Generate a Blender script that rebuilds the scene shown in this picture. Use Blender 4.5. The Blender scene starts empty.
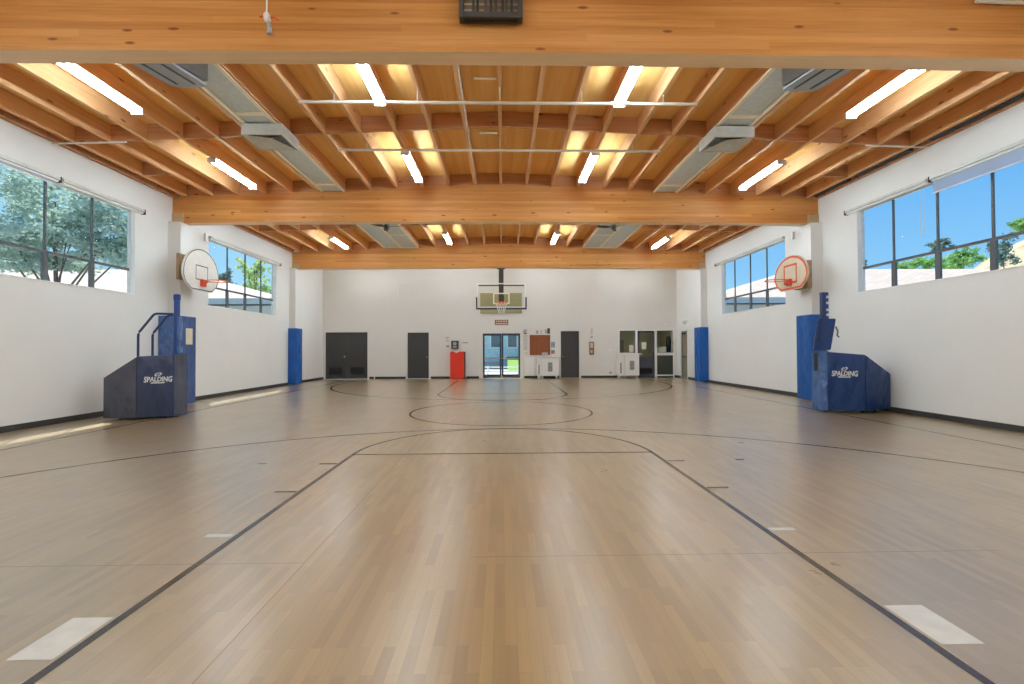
import bpy, bmesh, math, random
from math import sin, cos, pi, radians
from mathutils import Vector, Matrix
random.seed(7)
SC = bpy.context.scene
COL = SC.collection

# ------------------------------------------------------------------ layout (metres; x right, y into the hall, z up)
XL, XR = -7.84, 7.74            # side wall faces
YF, YB = -1.80, 21.22           # wall behind the camera, far wall
WT = 0.20                       # wall thickness
BEAMS = [(4.96, 5.19), (11.60, 11.83), (18.15, 18.38)]
ZB = 4.31                       # beam underside at its ends
RIDGE, SLOPE, JD = 5.27, 0.0425, 0.285
PITCH, X0 = 0.627, -0.03
def zr(x): return RIDGE - SLOPE * abs(x)          # top of beams = underside of joists
CAM_H, CAM_X, FPX = 1.2738, -0.0094, 482.39
YAW, CPITCH, ROLL = 0.0206, 0.0152, -0.0041

# ------------------------------------------------------------------ materials
def new_mat(name):
    m = bpy.data.materials.new(name); m.use_nodes = True
    nt = m.node_tree
    for n in list(nt.nodes): nt.nodes.remove(n)
    out = nt.nodes.new('ShaderNodeOutputMaterial')
    b = nt.nodes.new('ShaderNodeBsdfPrincipled')
    nt.links.new(b.outputs[0], out.inputs[0])
    return m, nt, b, out
def N(nt, t, **kw):
    n = nt.nodes.new('ShaderNode' + t)
    for k, v in kw.items():
        if k in n.inputs: n.inputs[k].default_value = v
        else: setattr(n, k, v)
    return n
def ramp(nt, fac, stops):
    r = N(nt, 'ValToRGB'); e = r.color_ramp.elements
    while len(e) < len(stops): e.new(0.5)
    for i, (p, c) in enumerate(stops):
        e[i].position = p; e[i].color = (*c, 1) if len(c) == 3 else c
    nt.links.new(fac, r.inputs[0]); return r.outputs[0]
def pos(nt, scale=(1, 1, 1), loc=(0, 0, 0), rot=(0, 0, 0)):
    g = N(nt, 'NewGeometry'); mp = N(nt, 'Mapping')
    mp.inputs['Scale'].default_value = scale; mp.inputs['Location'].default_value = loc
    mp.inputs['Rotation'].default_value = rot
    nt.links.new(g.outputs['Position'], mp.inputs[0]); return mp.outputs[0]
def noise(nt, vec, scale, detail=3, rough=0.55):
    n = N(nt, 'TexNoise', Scale=scale, Detail=detail, Roughness=rough)
    nt.links.new(vec, n.inputs['Vector']); return n.outputs['Fac']
def mix(nt, a, b, fac, mode='MIX'):
    m = N(nt, 'Mix', data_type='RGBA', blend_type=mode)
    for v, i in ((fac, 0), (a, 6), (b, 7)):
        if hasattr(v, 'links'): nt.links.new(v, m.inputs[i])
        elif i == 0: m.inputs[0].default_value = v
        else: m.inputs[i].default_value = (*v, 1)
    return m.outputs[2]
def math_(nt, op, a, b=None):
    m = N(nt, 'Math', operation=op)
    for v, i in ((a, 0), (b, 1)):
        if v is None: continue
        if hasattr(v, 'links'): nt.links.new(v, m.inputs[i])
        else: m.inputs[i].default_value = v
    return m.outputs[0]
def bump(nt, b, h, strength=0.2, dist=0.01):
    n = N(nt, 'Bump', Strength=strength, Distance=dist)
    nt.links.new(h, n.inputs['Height']); nt.links.new(n.outputs[0], b.inputs['Normal'])
def plain(name, col, rough=0.5, metal=0.0, var=0.06, nscale=6.0, bmp=0.0, spec=0.5):
    m, nt, b, o = new_mat(name)
    v = pos(nt)
    f = noise(nt, v, nscale)
    c = ramp(nt, f, [(0.25, tuple(max(0, x * (1 - var)) for x in col)), (0.75, tuple(min(1, x * (1 + var)) for x in col))])
    nt.links.new(c, b.inputs['Base Color'])
    b.inputs['Roughness'].default_value = rough; b.inputs['Metallic'].default_value = metal
    b.inputs['Specular IOR Level'].default_value = spec
    if bmp: bump(nt, b, noise(nt, v, nscale * 3), bmp)
    return m
def wood(name, axis, base, dark, light, lam=0.0, knots=True, rough=0.55, grain=1.0):
    """timber with the grain along axis; lam > 0 adds glued laminations of that height"""
    m, nt, b, o = new_mat(name)
    st = {'x': (0.35, 9, 9), 'y': (9, 0.35, 9)}[axis]
    st2 = {'x': (0.12, 3.2, 3.2), 'y': (3.2, 0.12, 3.2)}[axis]
    f1 = noise(nt, pos(nt, st), 3.0 * grain, 6, 0.65)
    f2 = noise(nt, pos(nt, st2), 1.6, 3, 0.5)
    c1 = ramp(nt, f1, [(0.3, dark), (0.5, base), (0.72, light)])
    c2 = ramp(nt, f2, [(0.32, dark), (0.5, base), (0.7, light)])
    c = mix(nt, c1, c2, 0.45)
    if lam:
        g = N(nt, 'NewGeometry'); s = N(nt, 'SeparateXYZ'); nt.links.new(g.outputs['Position'], s.inputs[0])
        zi = math_(nt, 'FLOOR', math_(nt, 'DIVIDE', s.outputs['Z'], lam))
        xi = math_(nt, 'FLOOR', math_(nt, 'ADD', math_(nt, 'DIVIDE', s.outputs['X' if axis == 'x' else 'Y'], 5.2), math_(nt, 'MULTIPLY', zi, 0.37)))
        cb = N(nt, 'CombineXYZ'); nt.links.new(zi, cb.inputs[0]); nt.links.new(xi, cb.inputs[1])
        w = N(nt, 'TexWhiteNoise', noise_dimensions='2D'); nt.links.new(cb.outputs[0], w.inputs['Vector'])
        tint = ramp(nt, w.outputs['Value'], [(0.0, (0.86, 0.79, 0.70)), (0.5, (0.98, 0.97, 0.96)), (1.0, (1.07, 1.10, 1.13))])
        c = mix(nt, c, tint, 1.0, 'MULTIPLY')
        fr = math_(nt, 'FRACT', math_(nt, 'DIVIDE', s.outputs['Z'], lam))
        ln = math_(nt, 'LESS_THAN', fr, 0.035)
        c = mix(nt, c, (dark[0] * .75, dark[1] * .7, dark[2] * .7), math_(nt, 'MULTIPLY', ln, 0.55))
    if knots:
        ks = {'x': (2.2, 4.5, 7.5), 'y': (4.5, 2.2, 7.5)}[axis]
        vo = N(nt, 'TexVoronoi', Scale=1.0, Randomness=1.0); nt.links.new(pos(nt, ks), vo.inputs['Vector'])
        k = ramp(nt, vo.outputs['Distance'], [(0.0, (1, 1, 1)), (0.10, (0.8, 0.8, 0.8)), (0.15, (0, 0, 0))])
        sel = N(nt, 'SeparateColor'); nt.links.new(vo.outputs['Color'], sel.inputs[0])
        kk = math_(nt, 'MULTIPLY', k, math_(nt, 'GREATER_THAN', sel.outputs[0], 0.45))
        c = mix(nt, c, (dark[0] * 0.42, dark[1] * 0.30, dark[2] * 0.25), kk)
    nt.links.new(c, b.inputs['Base Color'])
    b.inputs['Roughness'].default_value = rough
    b.inputs['Specular IOR Level'].default_value = 0.35
    bump(nt, b, f1, 0.08)
    return m
def glass_mat(name, tint=(1, 1, 1), refl=0.0002):
    m = bpy.data.materials.new(name); m.use_nodes = True; nt = m.node_tree
    for n in list(nt.nodes): nt.nodes.remove(n)
    o = N(nt, 'OutputMaterial'); t = N(nt, 'BsdfTransparent', Color=(*tint, 1)); g = N(nt, 'BsdfGlossy', Roughness=0.02)
    lw = N(nt, 'LayerWeight', Blend=0.5); mx = N(nt, 'MixShader')
    f = math_(nt, 'ADD', math_(nt, 'MULTIPLY', math_(nt, 'POWER', lw.outputs['Facing'], 9.0), 0.25), refl)
    nt.links.new(f, mx.inputs[0]); nt.links.new(t.outputs[0], mx.inputs[1]); nt.links.new(g.outputs[0], mx.inputs[2])
    nt.links.new(mx.outputs[0], o.inputs[0]); return m
def emit_mat(name, col, s):
    m = bpy.data.materials.new(name); m.use_nodes = True; nt = m.node_tree
    for n in list(nt.nodes): nt.nodes.remove(n)
    o = N(nt, 'OutputMaterial'); e = N(nt, 'Emission', Color=(*col, 1), Strength=s)
    nt.links.new(e.outputs[0], o.inputs[0]); return m

M = {}
M['wall'] = plain('painted wall', (0.80, 0.79, 0.77), 0.62, var=0.02, nscale=1.2, bmp=0.03, spec=0.3)
M['white'] = plain('white paint', (0.89, 0.89, 0.885), 0.4, var=0.02)
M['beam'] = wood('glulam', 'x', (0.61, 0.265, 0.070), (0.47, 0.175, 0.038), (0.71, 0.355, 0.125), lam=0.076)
M['under'] = wood('beam underside with painted bounce light', 'x', (0.93, 0.70, 0.46), (0.84, 0.59, 0.36), (0.96, 0.77, 0.54), knots=False)  # paler than the beam, upward bounce light painted into the colour
M['joist'] = wood('joist timber', 'y', (0.76, 0.43, 0.20), (0.61, 0.30, 0.12), (0.84, 0.54, 0.29))
M['block'] = wood('blocking timber', 'x', (0.55, 0.27, 0.13), (0.34, 0.15, 0.075), (0.66, 0.36, 0.18))
M['deck'] = wood('plywood deck', 'y', (0.92, 0.56, 0.19), (0.80, 0.43, 0.12), (0.95, 0.65, 0.27), knots=False, grain=0.6)
M['seat'] = wood('bearing block timber', 'x', (0.52, 0.36, 0.19), (0.42, 0.28, 0.14), (0.60, 0.43, 0.25), knots=False)
M['ply'] = wood('backing plywood', 'y', (0.42, 0.27, 0.15), (0.33, 0.20, 0.10), (0.50, 0.34, 0.2), knots=False)
M['batten'] = plain('cream batten', (0.94, 0.84, 0.66), 0.5, var=0.04)
M['duct'] = plain('grey duct board', (0.62, 0.68, 0.68), 0.6, var=0.10, nscale=18)
M['galv'] = plain('galvanised sheet', (0.62, 0.63, 0.60), 0.42, 0.15, var=0.10, nscale=9)
M['pipe'] = plain('pale pipe', (0.80, 0.76, 0.68), 0.4)
M['housing'] = plain('lamp housing', (0.80, 0.79, 0.76), 0.4)
M['tube'] = emit_mat('lit fluorescent tube', (0.76, 0.92, 1.0), 112.0)
M['officefill'] = emit_mat('office fill lamp glow', (1.0, .93, .78), 22.0)  # glow of the added office fill lamp
M['frame'] = plain('dark window frame', (0.085, 0.095, 0.105), 0.4)
M['glass'] = glass_mat('window glass', (0.93, 0.985, 1.0))
M['clear'] = glass_mat('backboard glass', (0.97, 0.985, 0.96), 0.01)
M['shade'] = None
M['black'] = plain('black', (0.014, 0.014, 0.016), 0.45)
M['dark'] = plain('charcoal', (0.045, 0.043, 0.042), 0.5)
M['base'] = plain('dark rubber base', (0.035, 0.033, 0.032), 0.5)
M['door'] = plain('charcoal door', (0.040, 0.041, 0.044), 0.5, var=0.04)
M['navydoor'] = plain('slate door', (0.065, 0.072, 0.10), 0.45, var=0.04)
M['chrome'] = plain('chrome', (0.7, 0.7, 0.7), 0.2, 1.0)
M['navyalu'] = plain('dark blue aluminium', (0.030, 0.040, 0.065), 0.35)
M['red'] = plain('red vinyl', (0.80, 0.040, 0.015), 0.4, bmp=0.25, nscale=4)
M['redpaint'] = plain('red paint', (0.70, 0.085, 0.035), 0.4)
M['orange'] = plain('orange rim', (0.85, 0.20, 0.05), 0.4)
M['olive'] = plain('olive board', (0.36, 0.34, 0.19), 0.5, nscale=3)
M['brownsign'] = plain('brown sign', (0.24, 0.12, 0.09), 0.5)
M['cork'] = plain('brown board', (0.25, 0.070, 0.020), 0.6, var=0.12, nscale=9)
M['paper'] = plain('paper', (0.78, 0.77, 0.72), 0.6)
M['cream'] = plain('cream paper', (0.74, 0.68, 0.50), 0.6)
M['greyprint'] = plain('printed grey', (0.40, 0.41, 0.41), 0.6, var=0.35, nscale=40)
M['blueprint'] = plain('printed blue', (0.22, 0.28, 0.36), 0.6, var=0.5, nscale=30)
M['tan'] = plain('tan hardboard', (0.66, 0.56, 0.41), 0.5)
M['bbwhite'] = plain('white backboard', (0.78, 0.75, 0.70), 0.45)
M['office'] = plain('office wall', (0.46, 0.42, 0.29), 0.7)
M['panel'] = plain('dark green panel', (0.045, 0.05, 0.042), 0.4)
M['taupe'] = plain('taupe door', (0.25, 0.22, 0.165), 0.5)
M['leaf'] = None
M['net'] = plain('white net cord', (0.8, 0.8, 0.75), 0.7)
M['speaker'] = plain('dark speaker case', (0.10, 0.095, 0.09), 0.5)
M['grille'] = plain('blue grey grille', (0.36, 0.40, 0.46), 0.5, var=0.25, nscale=60)
def vinyl(name, col, rough=0.38, wr=0.35, sc=2.2):
    m, nt, b, o = new_mat(name)
    f = noise(nt, pos(nt), sc)
    c = ramp(nt, f, [(0.3, tuple(x * 0.9 for x in col)), (0.7, tuple(x * 1.1 for x in col))])
    nt.links.new(c, b.inputs['Base Color']); b.inputs['Roughness'].default_value = rough; b.inputs['Specular IOR Level'].default_value = .42
    w = noise(nt, pos(nt, (1, 1, 0.55), rot=(0.4, 0.5, 0)), sc * 2.2, 2, 0.4)
    bump(nt, b, w, min(1, wr * 2), 0.12); return m
M['navyL'] = vinyl('faded navy vinyl', (0.034, 0.048, 0.115), 0.3, .4, 2.0)
M['greyL'] = vinyl('greyed navy vinyl', (0.078, 0.086, 0.125), 0.25, .45, 2.4)
M['navyR'] = vinyl('navy vinyl', (0.006, 0.036, 0.155))
M['padL'] = vinyl('blue wall pad vinyl', (0.042, 0.085, 0.24), wr=0.2)
M['padR'] = vinyl('bright blue wall pad vinyl', (0.006, 0.088, 0.34), wr=0.2)
M['padF'] = vinyl('royal blue wall pad vinyl', (0.007, 0.095, 0.40), wr=0.3)
M['wrinkle'] = vinyl('wrinkled blue vinyl', (0.075, 0.15, 0.36), 0.3, 0.8, 5.0)
M['bluepole'] = plain('blue enamel', (0.015, 0.055, 0.26), 0.3)
M['tubeblue'] = plain('dark blue enamel', (0.02, 0.04, 0.13), 0.35)
M['padtrim'] = plain('dark blue edge padding', (0.035, 0.04, 0.085), 0.5)
M['logo'] = plain('white print', (0.74, 0.76, 0.80), 0.5)

def floor_mats():
    m, nt, b, o = new_mat('maple strip sports floor')
    v = pos(nt, rot=(0, 0, pi / 2))
    br = N(nt, 'TexBrick', Scale=1.0, offset=0.37, offset_frequency=2)
    for k, val in (('Color1', (0.405, 0.272, 0.104, 1)), ('Color2', (0.275, 0.172, 0.060, 1)), ('Mortar', (0.27, 0.18, 0.085, 1)),
                   ('Mortar Size', 0.0012), ('Bias', -0.1), ('Brick Width', 0.48), ('Row Height', 0.052)):
        br.inputs[k].default_value = val
    nt.links.new(v, br.inputs['Vector'])
    f = noise(nt, pos(nt, (30, 1.2, 1)), 1.5, 4)
    c = mix(nt, br.outputs['Color'], ramp(nt, f, [(0.3, (0.92, 0.91, 0.90)), (0.7, (1.05, 1.05, 1.05))]), 1.0, 'MULTIPLY')
    wear = noise(nt, pos(nt, (1, 0.5, 1)), 0.55, 5, 0.6)
    c = mix(nt, c, (0.38, 0.32, 0.23), math_(nt, 'MULTIPLY', ramp(nt, wear, [(0.45, (0, 0, 0)), (0.7, (1, 1, 1))]), 0.35))
    nt.links.new(c, b.inputs['Base Color'])
    r = ramp(nt, noise(nt, pos(nt, (1, 1, 1)), 1.3, 6, 0.65), [(0.3, (0.27,) * 3), (0.7, (0.40,) * 3)])
    nt.links.new(r, b.inputs['Roughness'])
    b.inputs['Specular IOR Level'].default_value = 0.85; b.inputs['Coat Weight'].default_value = 1.0; b.inputs['Coat IOR'].default_value = 1.95; b.inputs['Coat Roughness'].default_value = 0.29
    bump(nt, b, noise(nt, pos(nt), 35, 3), 0.05, 0.002)
    return m
M['floor'] = floor_mats()
M['line'] = plain('dark brown court paint', (0.060, 0.042, 0.030), 0.16, var=0.2, nscale=2)
M['whiteline'] = plain('white court marks', (0.72, 0.70, 0.66), 0.3, var=0.1, nscale=9)
M['seam'] = plain('floor seam', (0.26, 0.19, 0.12), 0.4)

def leaf_mat(name, c):
    m, nt, b, o = new_mat(name)
    f = noise(nt, pos(nt), 1.8)
    cc = ramp(nt, f, [(0.3, tuple(x * 0.75 for x in c)), (0.7, tuple(x * 1.25 for x in c))])
    nt.links.new(cc, b.inputs['Base Color']); b.inputs['Roughness'].default_value = 0.6
    tr = N(nt, 'BsdfTranslucent'); nt.links.new(cc, tr.inputs[0])
    mx = N(nt, 'MixShader'); mx.inputs[0].default_value = 0.4
    nt.links.new(b.outputs[0], mx.inputs[1]); nt.links.new(tr.outputs[0], mx.inputs[2]); nt.links.new(mx.outputs[0], o.inputs[0])
    return m
M['oak'] = leaf_mat('oak leaves', (0.44, 0.54, 0.46))
M['green'] = leaf_mat('green leaves', (0.26, 0.46, 0.14))
M['lime'] = leaf_mat('lime leaves', (0.48, 0.60, 0.22))
M['pine'] = leaf_mat('pine needles', (0.16, 0.24, 0.20))
M['bark'] = plain('bark', (0.16, 0.12, 0.09), 0.8, var=0.3, nscale=12)
def roller_mat():
    m = bpy.data.materials.new('solar shade cloth'); m.use_nodes = True; nt = m.node_tree
    for n in list(nt.nodes): nt.nodes.remove(n)
    o = N(nt, 'OutputMaterial'); t = N(nt, 'BsdfTransparent', Color=(0.85, 0.87, 0.95, 1)); d = N(nt, 'BsdfTranslucent', Color=(0.7, 0.72, 0.78, 1))
    d2 = N(nt, 'BsdfDiffuse', Color=(0.55, 0.57, 0.62, 1)); a = N(nt, 'MixShader'); a.inputs[0].default_value = 0.5
    mx = N(nt, 'MixShader'); mx.inputs[0].default_value = 0.55
    nt.links.new(d.outputs[0], a.inputs[1]); nt.links.new(d2.outputs[0], a.inputs[2])
    nt.links.new(t.outputs[0], mx.inputs[1]); nt.links.new(a.outputs[0], mx.inputs[2]); nt.links.new(mx.outputs[0], o.inputs[0]); return m
M['shade'] = roller_mat()
def shingle():
    m, nt, b, o = new_mat('roof shingles')
    br = N(nt, 'TexBrick', Scale=1.0); nt.links.new(pos(nt, (1, 2.0, 1)), br.inputs['Vector'])
    for k, val in (('Color1', (0.62, 0.47, 0.40, 1)), ('Color2', (0.53, 0.40, 0.34, 1)), ('Mortar', (0.36, 0.30, 0.28, 1)), ('Mortar Size', 0.02), ('Brick Width', 0.5), ('Row Height', 0.35)):
        br.inputs[k].default_value = val
    nt.links.new(br.outputs['Color'], b.inputs['Base Color']); b.inputs['Roughness'].default_value = 0.85; return m
M['shingle'] = shingle()
M['stucco'] = plain('pale stucco', (0.55, 0.57, 0.55), 0.8)
M['fascia'] = plain('grey fascia', (0.42, 0.46, 0.48), 0.6)
M['winglass'] = plain('dark reflective window', (0.10, 0.15, 0.18), 0.1)
M['teal'] = plain('teal siding', (0.50, 0.68, 0.71), 0.6, var=0.15, nscale=3)
M['concrete'] = plain('concrete', (0.42, 0.415, 0.40), 0.8, var=0.08, nscale=3)
M['grass'] = plain('lawn', (0.17, 0.30, 0.045), 0.9, var=0.25, nscale=14)
M['hill'] = plain('dry hillside', (0.43, 0.33, 0.21), 0.9, var=0.45, nscale=0.2)
M['fence'] = plain('white fence paint', (0.80, 0.80, 0.80), 0.5)

# ------------------------------------------------------------------ mesh building
class MB:
    """collects shapes (world coordinates) for ONE mesh object"""
    def __init__(s): s.bm = bmesh.new(); s.mi = 0
    def _f(s, vs):
        try:
            f = s.bm.faces.new(vs); f.material_index = s.mi; return f
        except ValueError: return None
    def hexa(s, p):
        v = [s.bm.verts.new(q) for q in p]
        for i in ((0, 3, 2, 1), (4, 5, 6, 7), (0, 1, 5, 4), (1, 2, 6, 5), (2, 3, 7, 6), (3, 0, 4, 7)): s._f([v[j] for j in i])
        return v
    def box(s, x0, x1, y0, y1, z0, z1, bev=0, seg=2):
        if bev:
            t = bmesh.new()
            bmesh.ops.create_cube(t, size=1)
            for v in t.verts: v.co = Vector(((x0 + x1) / 2 + v.co.x * (x1 - x0), (y0 + y1) / 2 + v.co.y * (y1 - y0), (z0 + z1) / 2 + v.co.z * (z1 - z0)))
            bmesh.ops.bevel(t, geom=list(t.edges), offset=bev, segments=seg, affect='EDGES', profile=0.6)
            s.merge(t); return
        return s.hexa([(x0, y0, z0), (x1, y0, z0), (x1, y1, z0), (x0, y1, z0), (x0, y0, z1), (x1, y0, z1), (x1, y1, z1), (x0, y1, z1)])
    def merge(s, t):
        mp = {v: s.bm.verts.new(v.co) for v in t.verts}
        for f in t.faces: s._f([mp[v] for v in f.verts])
        t.free()
    def prism(s, pts, d, bev=0):
        """closed polygon (3-D points) swept by vector d"""
        t = bmesh.new(); d = Vector(d)
        a = [t.verts.new(Vector(p)) for p in pts]; b = [t.verts.new(Vector(p) + d) for p in pts]
        n = len(pts)
        t.faces.new(list(reversed(a))); t.faces.new(b)
        for i in range(n): t.faces.new([a[i], a[(i + 1) % n], b[(i + 1) % n], b[i]])
        bmesh.ops.recalc_face_normals(t, faces=t.faces)
        if bev: bmesh.ops.bevel(t, geom=list(t.edges), offset=bev, segments=2, affect='EDGES', profile=0.6)
        s.merge(t)
    def loft(s, rings, cap=True):
        """rings of equal length"""
        R = [[s.bm.verts.new(p) for p in r] for r in rings]; n = len(R[0])
        for a, b in zip(R, R[1:]):
            for i in range(n): s._f([a[i], a[(i + 1) % n], b[(i + 1) % n], b[i]])
        if cap: s._f(list(reversed(R[0]))); s._f(R[-1])
    def tube(s, pts, r, n=10, cap=True):
        pts = [Vector(p) for p in pts]; rings = []
        for i, p in enumerate(pts):
            t = (pts[min(i + 1, len(pts) - 1)] - pts[max(i - 1, 0)]).normalized()
            up = Vector((0, 0, 1)) if abs(t.z) < 0.95 else Vector((1, 0, 0))
            a = t.cross(up).normalized(); b = t.cross(a).normalized()
            rr = r[i] if isinstance(r, (list, tuple)) else r
            rings.append([p + (a * cos(2 * pi * k / n) + b * sin(2 * pi * k / n)) * rr for k in range(n)])
        s.loft(rings, cap)
    def ring(s, c, R, r, n=24, m=8, nrm='z'):
        c = Vector(c); V = []
        for i in range(n):
            a = 2 * pi * i / n; row = []
            for j in range(m):
                bq = 2 * pi * j / m; rad = R + r * cos(bq)
                row.append(s.bm.verts.new(c + Vector((rad * cos(a), rad * sin(a), r * sin(bq)))))
            V.append(row)
        for i in range(n):
            for j in range(m):
                s._f([V[i][j], V[(i + 1) % n][j], V[(i + 1) % n][(j + 1) % m], V[i][(j + 1) % m]])
    def ball(s, c, r, sx=1, sy=1, sz=1, seg=10):
        t = bmesh.new(); bmesh.ops.create_uvsphere(t, u_segments=seg, v_segments=max(5, seg // 2 + 1), radius=r)
        for v in t.verts: v.co = Vector(c) + Vector((v.co.x * sx, v.co.y * sy, v.co.z * sz))
        s.merge(t)
    def quad(s, p): s._f([s.bm.verts.new(q) for q in p])
    def build(s, name, mat, parent=None, smooth=False):
        me = bpy.data.meshes.new(name)
        o = bpy.data.objects.new(name, me); COL.objects.link(o)
        off = Vector((0, 0, 0)); p = parent
        while p is not None: off += Vector(p.location); p = p.parent
        for v in s.bm.verts: v.co -= off
        if parent is not None: o.parent = parent
        else:                                   # a thing of one mesh: origin at its base
            xs = [v.co for v in s.bm.verts]
            if xs:
                c = Vector((sum(v.x for v in xs) / len(xs), sum(v.y for v in xs) / len(xs), min(v.z for v in xs)))
                for v in s.bm.verts: v.co -= c
                o.location = c
        bmesh.ops.recalc_face_normals(s.bm, faces=s.bm.faces)
        s.bm.to_mesh(me); s.bm.free()
        for m in (mat if isinstance(mat, (list, tuple)) else [mat]): me.materials.append(m)
        if smooth:
            for f in me.polygons: f.use_smooth = True
            me.set_sharp_from_angle(angle=radians(40))
        return o
def tag(o, label, cat, group=None, kind='thing'):
    o['label'] = label; o['category'] = cat; o['kind'] = kind
    if group: o['group'] = group
    return o
def struct(o, label=None):
    o['kind'] = 'structure'
    return o
def thing(name, label, cat, loc=(0, 0, 0), group=None):
    o = bpy.data.objects.new(name, None); COL.objects.link(o); o.location = loc
    o.empty_display_size = 0.1
    return tag(o, label, cat, group)
def sroot(name, loc=(0, 0, 0)):
    o = bpy.data.objects.new(name, None); COL.objects.link(o); o.location = loc
    return struct(o)
def dup(root, loc, label, group=None):
    r = root.copy(); COL.objects.link(r); r.location = loc; r['label'] = label
    if group: r['group'] = group
    for ch in list(root.children):
        c = ch.copy(); COL.objects.link(c); c.parent = r
        for g in list(ch.children):
            d = g.copy(); COL.objects.link(d); d.parent = c
    return r
def bx(name, mat, parent, *a, **k):
    m = MB(); m.box(*a, **k); return m.build(name, mat, parent)
ORD = ['', 'first', 'second', 'third', 'fourth', 'fifth', 'sixth', 'seventh', 'eighth', 'ninth', 'tenth', 'eleventh', 'twelfth', 'thirteenth']

# ------------------------------------------------------------------ the shell
def wall_side(name, x0, x1, wins):
    m = MB(); y0, y1 = YF - WT, YB + WT
    zt = zr(XL) + 0.27
    zs, zh = 2.47, 4.27
    m.box(x0, x1, y0, y1, -0.05, zs); m.box(x0, x1, y0, y1, zh, zt)
    ys = [y0] + [v for w in wins for v in w] + [y1]
    for a, b in zip(ys[0::2], ys[1::2]): m.box(x0, x1, a, b, zs, zh)
    return struct(m.build(name, M['wall']))
WL = [(6.55, 10.43), (13.02, 16.87)]
WR = [(6.50, 10.32), (13.00, 16.82)]
wall_side('wall_left', XL - .145, XL, WL)
m = MB()                               # right wall also has a side door near the far corner
zt = zr(XL) + 0.27; x0, x1 = XR, XR + .145
SD = (20.00, 20.68, 2.02)
m.box(x0, x1, YF - WT, SD[0], -0.05, 2.47); m.box(x0, x1, SD[1], YB + WT, -0.05, 2.47); m.box(x0, x1, SD[0], SD[1], SD[2], 2.47)
m.box(x0, x1, YF - WT, YB + WT, 4.27, zt)
ys = [YF - WT, *WR[0], *WR[1], YB + WT]
for a, b in zip(ys[0::2], ys[1::2]): m.box(x0, x1, a, b, 2.47, 4.27)
struct(m.build('wall_right', M['wall']))
struct(bx('wall_front', M['wall'], None, XL, XR, YF - WT, YF, -0.05, 5.55))
# far wall with its openings (x0, x1, z0, z1)
OPEN = [(-7.72, -5.89, 0, 2.05), (-4.15, -3.22, 0, 2.03), (-0.86, 0.79, 0, 1.98), (2.58, 3.39, 0, 2.07),
        (5.18, 5.88, 1.10, 2.08), (5.98, 6.74, 0, 2.07), (6.84, 7.55, 1.10, 2.08)]
m = MB(); xs = sorted({XL, XR, *[v for o in OPEN for v in o[:2]]})
for a, b in zip(xs, xs[1:]):
    mid = (a + b) / 2; op = [o for o in OPEN if o[0] < mid < o[1]]
    if not op: m.box(a, b, YB, YB + WT, -0.05, 5.55)
    else:
        m.box(a, b, YB, YB + WT, op[0][3], 5.55)
        if op[0][2] > 0: m.box(a, b, YB, YB + WT, -0.05, op[0][2])
struct(m.build('wall_back', M['wall']))
# floor and court markings (surface pattern of the floor)
m = MB(); m.box(XL, XR, YF, YB + WT, -0.10, 0.0); m.mi = 1
LW, ZL = 0.045, 0.0012
def strip(x0, y0, x1, y1, w=LW):
    d = Vector((x1 - x0, y1 - y0, 0)).normalized(); n = Vector((-d.y, d.x, 0)) * w / 2
    m.quad([Vector((x0, y0, ZL)) - n, Vector((x1, y1, ZL)) - n, Vector((x1, y1, ZL)) + n, Vector((x0, y0, ZL)) + n])
def arc(cx, cy, r, a0, a1, n=72, w=LW):
    P = [radians(a0 + (a1 - a0) * i / n) for i in range(n + 1)]
    for p, q in zip(P, P[1:]):
        m.quad([(cx + (r - w / 2) * cos(p), cy + (r - w / 2) * sin(p), ZL), (cx + (r + w / 2) * cos(p), cy + (r + w / 2) * sin(p), ZL),
                (cx + (r + w / 2) * cos(q), cy + (r + w / 2) * sin(q), ZL), (cx + (r - w / 2) * cos(q), cy + (r - w / 2) * sin(q), ZL)])
FT, CC = 5.93, 9.90
for s in (-1, 1):
    strip(s * 1.83, -0.2, s * 1.83, FT); strip(s * 1.83, 2 * CC - FT, s * 1.83, 20.0)
    strip(s * 6.48, -0.2, s * 6.48, 20.0)
    strip(s * 6.12, -0.2, s * 6.12, 1.6); strip(s * 6.05, 18.2, s * 6.05, 20.0)
    for y in (4.40, 5.46): strip(s * 1.86, y, s * 2.06, y)
    strip(s * 2.66, 5.50, s * 2.76, 5.50)
strip(-1.83, FT, 1.83, FT, 0.05); strip(-1.83, 2 * CC - FT, 1.83, 2 * CC - FT)
arc(0, FT, 1.83, 0, 180); arc(0.05, 1.62, 6.14, 0, 180, 120)
arc(-0.03, CC, 1.83, 0, 360, 96)
arc(0, 2 * CC - FT, 1.83, 180, 360); arc(0, 18.2, 6.05, 180, 360, 120)
m.mi = 2  # near blocks and nearest ticks white, farther ticks dark
for s in (-1, 1):
    m.quad([(s * 1.87, 2.05, ZL), (s * 2.06, 2.05, ZL), (s * 2.06, 2.365, ZL), (s * 1.87, 2.365, ZL)])
    strip(s * 1.87, 3.38, s * 2.05, 3.38, 0.05)
m.mi = 3
for x in (-1.20, 4.4): m.quad([(x, YF, 0.0008), (x + 0.004, YF, 0.0008), (x + 0.004, 12, 0.0008), (x, 12, 0.0008)])
for y, a, b in ((2.93, -7, -1.2), (2.98, -0.2, 3.1)): m.quad([(a, y, 0.0008), (b, y, 0.0008), (b, y + 0.005, 0.0008), (a, y + 0.005, 0.0008)])
fl = m.build('floor', [M['floor'], M['line'], M['whiteline'], M['seam']]); struct(fl)
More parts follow.
